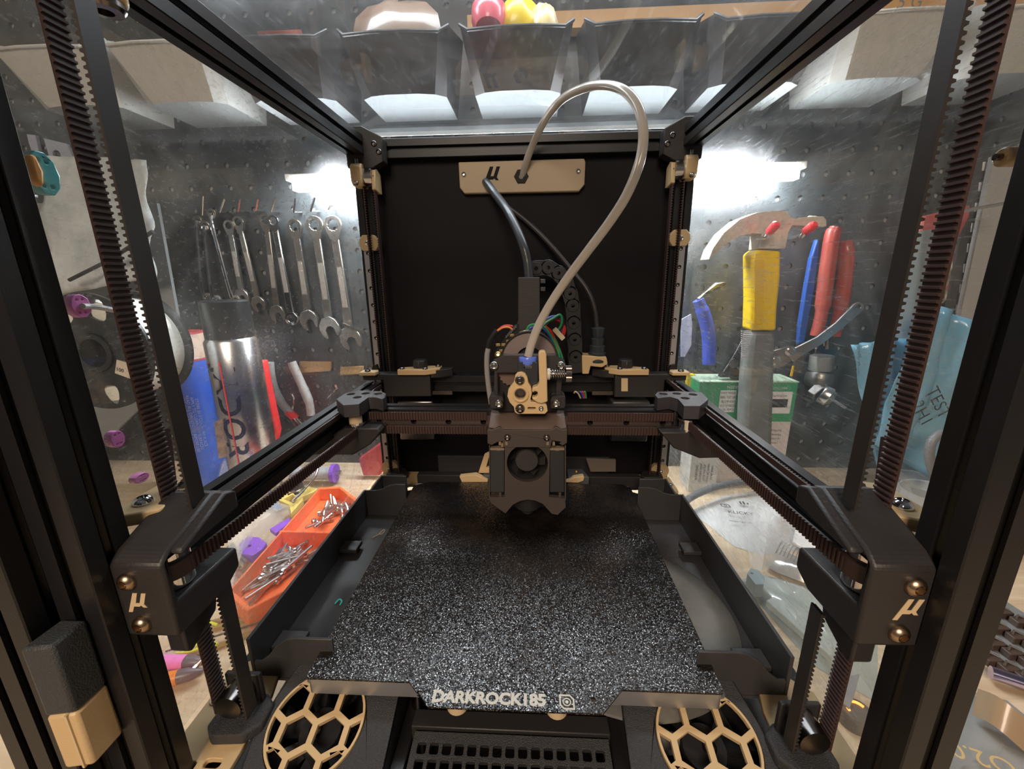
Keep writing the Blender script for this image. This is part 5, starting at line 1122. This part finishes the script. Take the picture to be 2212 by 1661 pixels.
# drill chuck with bit
ch = thing('drill_chuck', 'keyed steel drill chuck with knurled sleeve and a thin bit', 'drill chuck', at(1775, 900, Y=356))
c0 = at(1777, 782, Y=356); CH = mat('oily_steel', (.22, .21, .20), .35, metal=.9, bump=(700, .4))
build('sleeve', MB().cyl(at(1776, 768, Y=356), at(1772, 800, Y=356), 12.5, 28), mat('knurled_steel', (.30, .29, .28), .35, metal=.9, bump=(2200, 1.0)), ch, bevel=1)
build('collar', MB().lathe([(0, 0), (13.5, 0), (14.5, 3), (14.5, 12), (11, 17), (0, 17)], at(1772, 806, Y=356), V((-.15, -.2, -1)), 28), CH, ch, bevel=.6)
build('hex_nut', MB().cyl(at(1760, 842, Y=352), at(1775, 852, Y=344), 13, 6), CH, ch, bevel=1)
build('jaws', MB().lathe([(0, 0), (12, 0), (13, 2), (13, 9), (8, 14), (0, 14)], at(1772, 848, Y=344), V((.8, -.55, -.45)), 12), STEEL, ch, bevel=.4)
build('drill_bit', MB().tube([at(1790, 858, Y=334), at(1828, 882, Y=318)], 1.7, 10), STEEL, ch)
# hinged metal strap lever
lvr = thing('locking_lever', 'long steel lever with a pivot and a hole in its tip', 'lever', at(1690, 800, Y=352))
LM2 = mat('grey_satin_steel', (.36, .34, .33), .32, metal=.9)
hc = at(1851, 662, Y=350)
flat('arm', [(1699, 766), (1712, 752), (1760, 728), (1800, 698), (1842, 656), (1852, 652), (1862, 658), (1862, 668), (1852, 677), (1812, 712), (1770, 744), (1728, 768), (1712, 780)], 350, 3, LM2, lvr, holes=[circ(hc.x, hc.z, 2.2, 12)], bevel=.5)
flat('plate', [(1652, 770), (1664, 758), (1700, 748), (1718, 758), (1720, 772), (1700, 782), (1690, 790), (1670, 795), (1655, 790)], 354, 3, LM2, lvr, bevel=.5)
for u, v, r in ((1707, 758, 6), (1675, 779, 6.5)): p = at(u, v, Y=346); build('rivet', MB().lathe([(r, 0), (r, 1), (r*.6, 1.6), (r*.5, 2.2), (0, 2.2)], p+V((0, 1, 0)), (0, -1, 0), 20), STEEL, lvr)
vg = thing('vise_grip_pliers', 'black angled pliers half hidden behind the hammer grip', 'pliers', base_of([(1570, 815)], 362))
flat('body', [(1548, 812), (1560, 795), (1582, 760), (1598, 728), (1612, 735), (1618, 790), (1604, 812)], 362, 8, mat('dark_chrome', (.10, .10, .10), .2, metal=.8), vg, bevel=1.5)
p = at(1584, 784, Y=353); build('rivet', MB().cyl(p, p+V((0, -2, 0)), 5.5, 20), LM2, vg)
flat('jaw', [(1570, 800), (1604, 790), (1610, 814), (1575, 816)], 366, 6, LM2, vg, bevel=1)
# green and white carton behind
gb = thing('green_carton', 'green and white carton with barcode standing behind the hammer', 'carton', (at(1620, 900, Y=352).x, 356, BENCH_Z))
gx0, gx1 = at(1512, 830, Y=350).x, at(1722, 835, Y=350).x; gt = at(1620, 826, Y=350).z; gw = at(1620, 912, Y=350).z
build('box', MB().box(gx0, gx1, 350, 388, BENCH_Z, gt), mat('white_cardboard', (.66, .60, .58), .6), gb, bevel=.5)
build('green_band', MB().box(gx0-.3, gx1+.3, 349.6, 388.3, at(1620, 910, Y=350).z, gt-.3), mat('green_print', (.02, .30, .12), .4, coat=.2), gb)
build('lid_flap', MB().box(gx0-1, gx1+1, 349, 389, gt, gt+1.2), mat('pale_green_card', (.45, .60, .45), .6), gb)
lb2 = build('white_label', MB().box(at(1652, 850, Y=349.4).x, at(1712, 850, Y=349.4).x, 349.1, 349.5, at(1680, 893, Y=349.4).z, at(1680, 846, Y=349.4).z), mat('white_paper', (.78, .76, .76), .6), gb)
mb = MB(); u = 1656; rn = random.Random(5)
while u < 1698:
    wv_ = rn.choice((1, 1, 2, 2.6)); a = at(u, 862, Y=349); b2 = at(u+wv_, 880, Y=349); mb.box(a.x, b2.x, 348.9, 349.08, b2.z, a.z); u += wv_+rn.choice((1.2, 2, 2.4))
build('barcode', mb, INK, lb2)
lb3 = build('white_label', MB().box(at(1556, 850, Y=349.4).x, at(1590, 850, Y=349.4).x, 349.1, 349.5, at(1570, 890, Y=349.4).z, at(1570, 843, Y=349.4).z), mat('white_paper', (.78, .76, .76), .6), gb)
for k, (u, v, s1) in enumerate(((1573, 849, 'abloc.com'), (1573, 858, '(8225) 588'), (1573, 867, '353-6378'), (1573, 876, '3220-5117'), (1573, 885, 'Cary St.'))):
    text('small_print', s1, INK, lb3, at(u, v, Y=348.9), (-1, 0, 0), (0, 0, -1), 4.2, ext=.02)
text('small_print', 'X003UGPEJH', INK, lb2, at(1682, 855, Y=348.9), (-1, 0, 0), (0, 0, -1), 3.6, ext=.02)
text('lettering', 'GREEN', mat('white_paper', (.78, .76, .76), .6), gb, at(1585, 836, Y=349.4), (-1, 0, 0), (0, 0, -1), 5, ext=.02)
text('lettering', 'KEEP OUT OF', mat('white_paper', (.78, .76, .76), .6), gb, at(1680, 838, Y=349.4), (-1, 0, 0), (0, 0, -1), 3.6, ext=.02)
for k, s1 in enumerate(('Services in a', 'Home Test', 'accessory', 'review')): text('small_print', s1, INK, gb, at(1668, 930+k*9, Y=349.9), (-1, 0, 0), (0, 0, -1), 4.5, ext=.02)
flat('yellow_block', [(1480, 806), (1496, 806), (1506, 815), (1512, 826), (1516, 850), (1480, 850)], 386, 8, mat('yellow_grip', (.85, .58, .01), .35), label='yellow ribbed block left of the green carton', cat='block')
# blue bag with writing, cord, cups, chain, tube
BB = mat('blue_film', (.16, .42, .62), .25, trans=.25, bump=(70, .8), coat=.4, var=(7, (.30, .56, .70)))
cloth('blue_bag', [(1826, 742), (1945, 728), (2000, 1040), (1890, 1040)], 330, 12, BB, 'flat light blue bag hanging on the pegboard', 'bag', 2)
cloth('blue_pouch', [(1962, 640), (2070, 690), (2045, 1060), (1870, 950)], 300, 22, BB, 'bulging light blue bag with handwriting behind the right belts', 'bag', 7)
wt = thing('bag_writing', 'black handwriting on the bulging blue bag', 'writing', at(2010, 900, Y=276))
text('writing', 'TEST\n 2H1', INK, wt, at(2008, 880, Y=276), V((.55, 0, -.8)), V((.8, 0, .55)), 17, ext=.05, off=-.15)
cloth('clear_pouch', [(1900, 690), (2078, 690), (2030, 860), (1930, 870)], 345, 6, mat('smoky_film', (.30, .38, .44), .3, trans=.3, bump=(60, .7)), 'smoky clear pouch hanging above the blue bags', 'bag', 9)
build('rubber_hook', MB().tube(smoothpath([at(2050, 936, Y=250), at(2030, 938, Y=248), at(2012, 956, Y=246), at(2008, 990, Y=245), at(2022, 1040, Y=245)], 8), 4, 12), mat('grey_rubber', (.16, .16, .17), .45), label='thick grey bent cord near the right post', cat='cord')
build('metal_tube', MB().tube([at(1980, 500, Y=345), at(1968, 620, Y=345), at(1948, 740, Y=345)], 14, 24), mat('grey_blue_tube', (.30, .36, .38), .3, metal=.6), label='grey steel tube behind the right front belts', cat='tube')
flat('cream_strip', [(1955, 515), (1972, 515), (1936, 730), (1926, 728)], 350, 6, mat('cream_plastic', (.62, .60, .45), .5), label='cream strip beside the grey steel tube', cat='strip')
flat('red_grip', [(1978, 470), (2078, 446), (2076, 470), (2050, 520), (2030, 640), (1975, 600), (1966, 520)], 372, 10, mat('dull_red_grip', (.42, .08, .08), .5), label='dull red tool body behind the grey steel tube', cat='tool', bevel=2)
kc = thing('key_ring', 'small steel chain and clasp hanging near the right edge', 'chain', at(2040, 640, Y=340))
for k in range(5):
    p = at(2058-k*6, 508+k*32, Y=338); mb = MB(); n_ = 20; pa = [p+V((4.2*cos(2*pi*j/n_), 0 if k % 2 else 1.5*sin(2*pi*j/n_), 8.5*sin(2*pi*j/n_))) for j in range(n_+1)]
    build('link', MB().tube(pa, 1.3, 8), mat('brass_steel', (.60, .56, .46), .25, metal=1), kc)
flat('grey_cabinet_panel', [(2135, 340), (2260, 320), (2260, 1120), (1980, 1100), (2060, 700)], 376, 6, mat('plain_grey_panel', (.36, .35, .34), .7), label='plain pale grey panel at the far right of the pegboard', cat='panel')
ps = thing('slotted_strip', 'dark strip with a line of white square slots on the right', 'strip', at(2090, 720, Y=380))
flat('strip', [(2104, 330), (2136, 325), (2068, 700), (2030, 720)], 384, 3, mat('dark_strip', (.05, .05, .05), .5), ps)
for k in range(9):
    u, v = 2128-k*8.2, 350+k*44; flat('slot', [(u-5, v), (u+5, v-1), (u+3, v+18), (u-7, v+19)], 380.6, .6, mat('white_paper', (.78, .76, .76), .6), ps)
build('long_rod', MB().tube([at(2070, 457, Y=330), at(2190, 436, Y=330)], 1.6, 10), STEEL, label='thin horizontal steel rod near the right edge', cat='rod')
for k, (u, v, r) in enumerate(((1990, 1040, 26), (2015, 1062, 24))):
    p = at(u, v, Z=-45+k*8); build('plastic_cup', MB().lathe([(r*.8, -40), (r, 0), (r*1.04, 1), (r, -1), (r*.78, -39), (0, -39)], p, n=32), mat('frosted_grey', (.45, .48, .50), .4, alpha=.75), label=('frosted grey cup behind the right belt clamp', 'second frosted cup nearest the right front post')[k], cat='cup', group='frosted cups')
# ---- bench at the right: packaging
WP = mat('white_pouch_film', (.56, .55, .53), .35, bump=(60, .5), coat=.3, var=(8, (.44, .43, .41)))
pk_ = crumple('mailer_pouch', xy([(1488, 1098), (1560, 1064), (1640, 1052), (1720, 1090), (1730, 1180), (1650, 1190), (1588, 1172), (1530, 1125)], -80), BENCH_Z+.5, 7, WP, 'white parts pouch with black print on the bench', 'pouch', seed=21)
tx = thing('pouch_print', 'black upside down print on the white parts pouch', 'print', at(1590, 1100, Z=-74))
def bench_text(s1, u, v, sz, par, du=(1, 0), **k): return text('lettering', s1, INK, par, at(u, v, Z=-74.5), V((du[0], du[1], 0)), V((-du[1], du[0], 0)), sz, ext=.05, **k)
bench_text('KLICKY', 1600, 1108, 7.5, tx, (.97, -.16), off=.1); bench_text('https://github', 1600, 1127, 4, tx, (.97, -.16))
p = at(1567, 1092, Z=-74.5); mb = MB(); q = 3.6
mb.pz([(p.x-q*1.3, p.y+q), (p.x+q*.7, p.y+q), (p.x+q*1.3, p.y+q*.3), (p.x+q*1.3, p.y-q), (p.x-q*.7, p.y-q), (p.x-q*1.3, p.y-q*.3)], -74.6, -74.4, [[(p.x-q, p.y+q*.7), (p.x+q*.6, p.y+q*.7), (p.x+q, p.y+q*.2), (p.x+q, p.y-q*.7), (p.x-q*.6, p.y-q*.7), (p.x-q, p.y-q*.2)]])
mb.pz(circ(p.x, p.y, q*.5, 16), -74.6, -74.4, [circ(p.x, p.y, q*.3, 16)]); build('emblem', mb, INK, tx)
mb = MB(); p = at(1597, 1086, Z=-74.5)
for dx in (0, 3.4, 7): mb.pz([(p.x+dx, p.y-3), (p.x+dx+1.8, p.y-3), (p.x+dx+2.6, p.y+(3 if dx < 5 else 0)), (p.x+dx+.8, p.y+(3 if dx < 5 else 0))], -74.6, -74.4)
build('emblem', mb, INK, tx)
crumple('clear_bag', xy([(1612, 1100), (1625, 1062), (1700, 1090), (1715, 1130), (1690, 1180), (1650, 1205), (1625, 1190)], -62), -76, 22, CLR, 'crumpled clear bag lying over the white pouch', 'bag', seed=31)
crumple('silver_pouch', xy([(1655, 1195), (1690, 1168), (1730, 1185), (1790, 1220), (1800, 1245), (1740, 1232), (1680, 1210)], -68), -80, 9, mat('striped_silver_film', (.66, .65, .63), .22, metal=.6, bump=(40, .6)), 'silver striped pouch edge under the clear bag', 'pouch', seed=33)
mb = MB()
for k in range(15):
    a = at(1690+k*7.5, 1172+k*3.6, Z=-68); b2 = at(1676+k*8.0, 1196+k*3.2, Z=-68); mb.ribbon([a+V((0, 0, 1.5)), (a+b2)/2+V((0, 0, 3)), b2+V((0, 0, .5))], V((1, .3, 0)), 1.6, .5)
build('hatched_band', mb, mat('dark_hatch', (.16, .14, .13), .4), label='dark hatched print band on the silver pouch', cat='band')
card = build('shipping_card', MB().pz(xy([(1722, 1130), (1850, 1150), (1850, 1240), (1800, 1225), (1712, 1170)], -76), -78, -76), mat('offwhite_card', (.66, .62, .60), .6), label='off-white shipping card with grey stamp near the right housing', cat='card')
text('lettering', 'PREPAID', INK, card, at(1758, 1148, Z=-75.8), V((.97, -.1, 0)), V((.1, .97, 0)), 6, ext=.05); text('lettering', 'S', INK, card, at(1750, 1190, Z=-75.8), (1, -.1, 0), (.1, 1, 0), 9, ext=.05)
GP = mat('greenish_clear_film', (.38, .43, .40), .22, alpha=.93, bump=(45, .6), coat=.4)
crumple('clear_tray_bag', xy([(1600, 1240), (1640, 1225), (1790, 1262), (1900, 1330), (1900, 1500), (1760, 1420), (1680, 1330)], -78), BENCH_Z+.4, 9, GP, 'large greenish clear bag on the bench by the tray', 'bag', seed=41)
build('grey_connector', MB().pz(xy([(1614, 1238), (1622, 1226), (1640, 1232), (1652, 1246), (1650, 1262), (1632, 1262)], -66), -78, -66, [circ(at(1624, 1238, Z=-66).x, at(1624, 1238, Z=-66).y, 1, 8)]), mat('blue_grey_part', (.28, .34, .36), .4), label='blue grey plastic part beside the tray wall', cat='plastic part', bevel=.8)
build('clear_box_lid', MB().pz(xy([(1655, 1296), (1672, 1288), (1700, 1300), (1800, 1390), (1800, 1420), (1740, 1370)], -72), -78, -72), mat('clear_lid', (.55, .60, .56), .15, alpha=.6, coat=.5), label='clear rounded box lid on the bench', cat='lid', bevel=.8)
build('grey_card', MB().pz(xy([(1812, 1466), (1858, 1455), (1846, 1500), (1835, 1530), (1800, 1500)], -74), -75, -74), mat('grey_card', (.22, .22, .23), .6), label='small grey triangular card by the right front post', cat='card')
p = at(1852, 1534, Z=-76); sm = thing('indicator_switch', 'dark round switch glowing with an orange arc', 'switch', (p.x, p.y, BENCH_Z))
build('body', MB().lathe([(0, 9), (8, 9), (9, 7), (9, .3), (0, .3)], (p.x, p.y, BENCH_Z), n=24), mat('smoky_dark', (.07, .065, .065), .3), sm)
build('light_ring', MB().tube([(p.x+5*cos(a), p.y+5*sin(a), BENCH_Z+9.4) for a in [radians(20+k*14) for k in range(13)]], .8, 6), mat('orange_glow', (1, .3, .05), .5, emit=((1, .28, .04), 3)), sm)
# items in view under the gantry rail at the rear right
wbx = thing('white_carton', 'small white printed carton on the bench behind the tray', 'carton', at(1510, 1030, Z=BENCH_Z))
bx0 = at(1488, 1066, Z=BENCH_Z); build('box', MB().box(bx0.x, bx0.x+33, bx0.y+4, bx0.y+36, BENCH_Z, BENCH_Z+52), mat('white_cardboard2', (.66, .66, .64), .6), wbx, bevel=.6)
for k, s1 in enumerate(('WARNING', 'Contains small', 'parts not for', 'children under', 'three years')):
    text('small_print', s1, INK, wbx, (bx0.x+8+k*4.4, bx0.y+3.7, BENCH_Z+26), (0, 0, 1), (-1, 0, 0), 4.2, ext=.02)
gj = at(1470, 1010, Z=BENCH_Z)
jr = thing('green_jar', 'dull green jar with a yellow lid behind the right rear post', 'jar', (gj.x-4, gj.y+30, BENCH_Z))
build('body', MB().lathe([(0, 0), (19, 0), (20, 3), (20, 40), (0, 40)], (gj.x-2, gj.y+30, BENCH_Z), n=32), mat('dull_green', (.10, .17, .12), .4), jr); build('lid', MB().lathe([(0, 40), (18, 40), (18, 50), (0, 50)], (gj.x-2, gj.y+30, BENCH_Z), n=32), mat('yellow_grip', (.85, .58, .01), .35), jr)
lbj = at(1575, 1020, Z=BENCH_Z+10)
bs = thing('blue_label_tub', 'tub with blue and orange picture label under the gantry rail', 'tub', (lbj.x+6, lbj.y+14, BENCH_Z))
build('body', MB().lathe([(0, 0), (26, 0), (27, 3), (27, 46), (0, 46)], (lbj.x+8, lbj.y+22, BENCH_Z), n=36), mat('picture_label', (.55, .52, .62), .5, var=(40, (.40, .14, .05), (.45, .55))), bs); build('lid', MB().lathe([(0, 46), (27.5, 46), (27.5, 56), (0, 56)], (lbj.x+8, lbj.y+22, BENCH_Z), n=36), mat('blue_lid', (.14, .16, .50), .5), bs)
build('dark_hose', MB().tube(smoothpath([at(1462, 1098, Z=-70), at(1500, 1070, Z=-66), at(1560, 1048, Z=-64), at(1640, 1040, Z=-66), at(1710, 1052, Z=-68)], 8), 4, 12), mat('grey_hose', (.10, .11, .12), .4), label='dark grey hose curving behind the white pouch', cat='hose')
# red box behind left bottom
flat('red_bag', [(780, 985), (835, 945), (840, 1000), (826, 1020), (790, 1020)], 360, 10, mat('faded_red', (.50, .06, .07), .5), label='faded red bag behind the left rear post', cat='bag', bevel=2)
# ---- right front corner of the bench: clip strips, folded film, printed bag
cs_ = thing('clip_strip', 'metal card with rows of dark clips at the lower right edge', 'clip card', at(2190, 1340, Z=-80))
build('card', MB().pz(xy([(2160, 1290), (2330, 1400), (2300, 1500), (2110, 1400)], -80), -82, -80), mat('grey_shiny_card', (.30, .31, .31), .3, metal=.4), cs_)
for k in range(12):
    u, v = 2165+(k % 3)*38+(k//3)*-8, 1325+(k//3)*34+(k % 3)*20; p = at(u, v, Z=-78)
    c_ = build('clip', MB().box(p.x-5, p.x+5, p.y-3.2, p.y+3.2, -80, -75), mat('dark_brown_clip', (.07, .045, .035), .4), cs_, bevel=.5)
    build('clip_arm', MB().tube([p+V((-4, 0, 3.2)), p+V((0, 2.5, 4.4)), p+V((4, 0, 3.2))], .8, 6), STEEL, c_)
build('silver_tube', MB().tube([at(2140, 1452, Z=-78), at(2230, 1482, Z=-78), at(2330, 1516, Z=-78)], 4, 16), mat('violet_chrome', (.55, .50, .75), .15, metal=1), label='shiny silver tube in front of the clip card', cat='tube')
fo = build('curved_film', MB().ribbon(smoothpath([at(2108, 1516, Z=-70), at(2150, 1535, Z=-62), at(2205, 1580, Z=-66), at(2270, 1640, Z=-76)], 8), V((.5, .5, 1)), 15, .8), mat('peach_film', (.40, .28, .17), .3, coat=.3, bump=(60, .5)), label='curled peach coloured film strip at the lower right', cat='film')
crumple('printed_bag', xy([(2050, 1600), (2100, 1480), (2180, 1500), (2330, 1620), (2330, 1800), (2030, 1800)], -80), BENCH_Z+.3, 7, mat('grey_clear_film', (.34, .34, .33), .2, alpha=.85, bump=(45, .6), coat=.5), 'grey clear bag with faint numerals at the lower right edge', 'bag', seed=51)
tx2 = thing('bag_numerals', 'faint gold numerals on the grey bag', 'writing', at(2110, 1640, Z=-74)); text('numerals', 'O2.0', mat('gold_print', (.6, .42, .18), .4), tx2, at(2120, 1636, Z=-73.5), V((-.9, .35, 0)), V((-.35, -.9, 0)), 13, ext=.05)
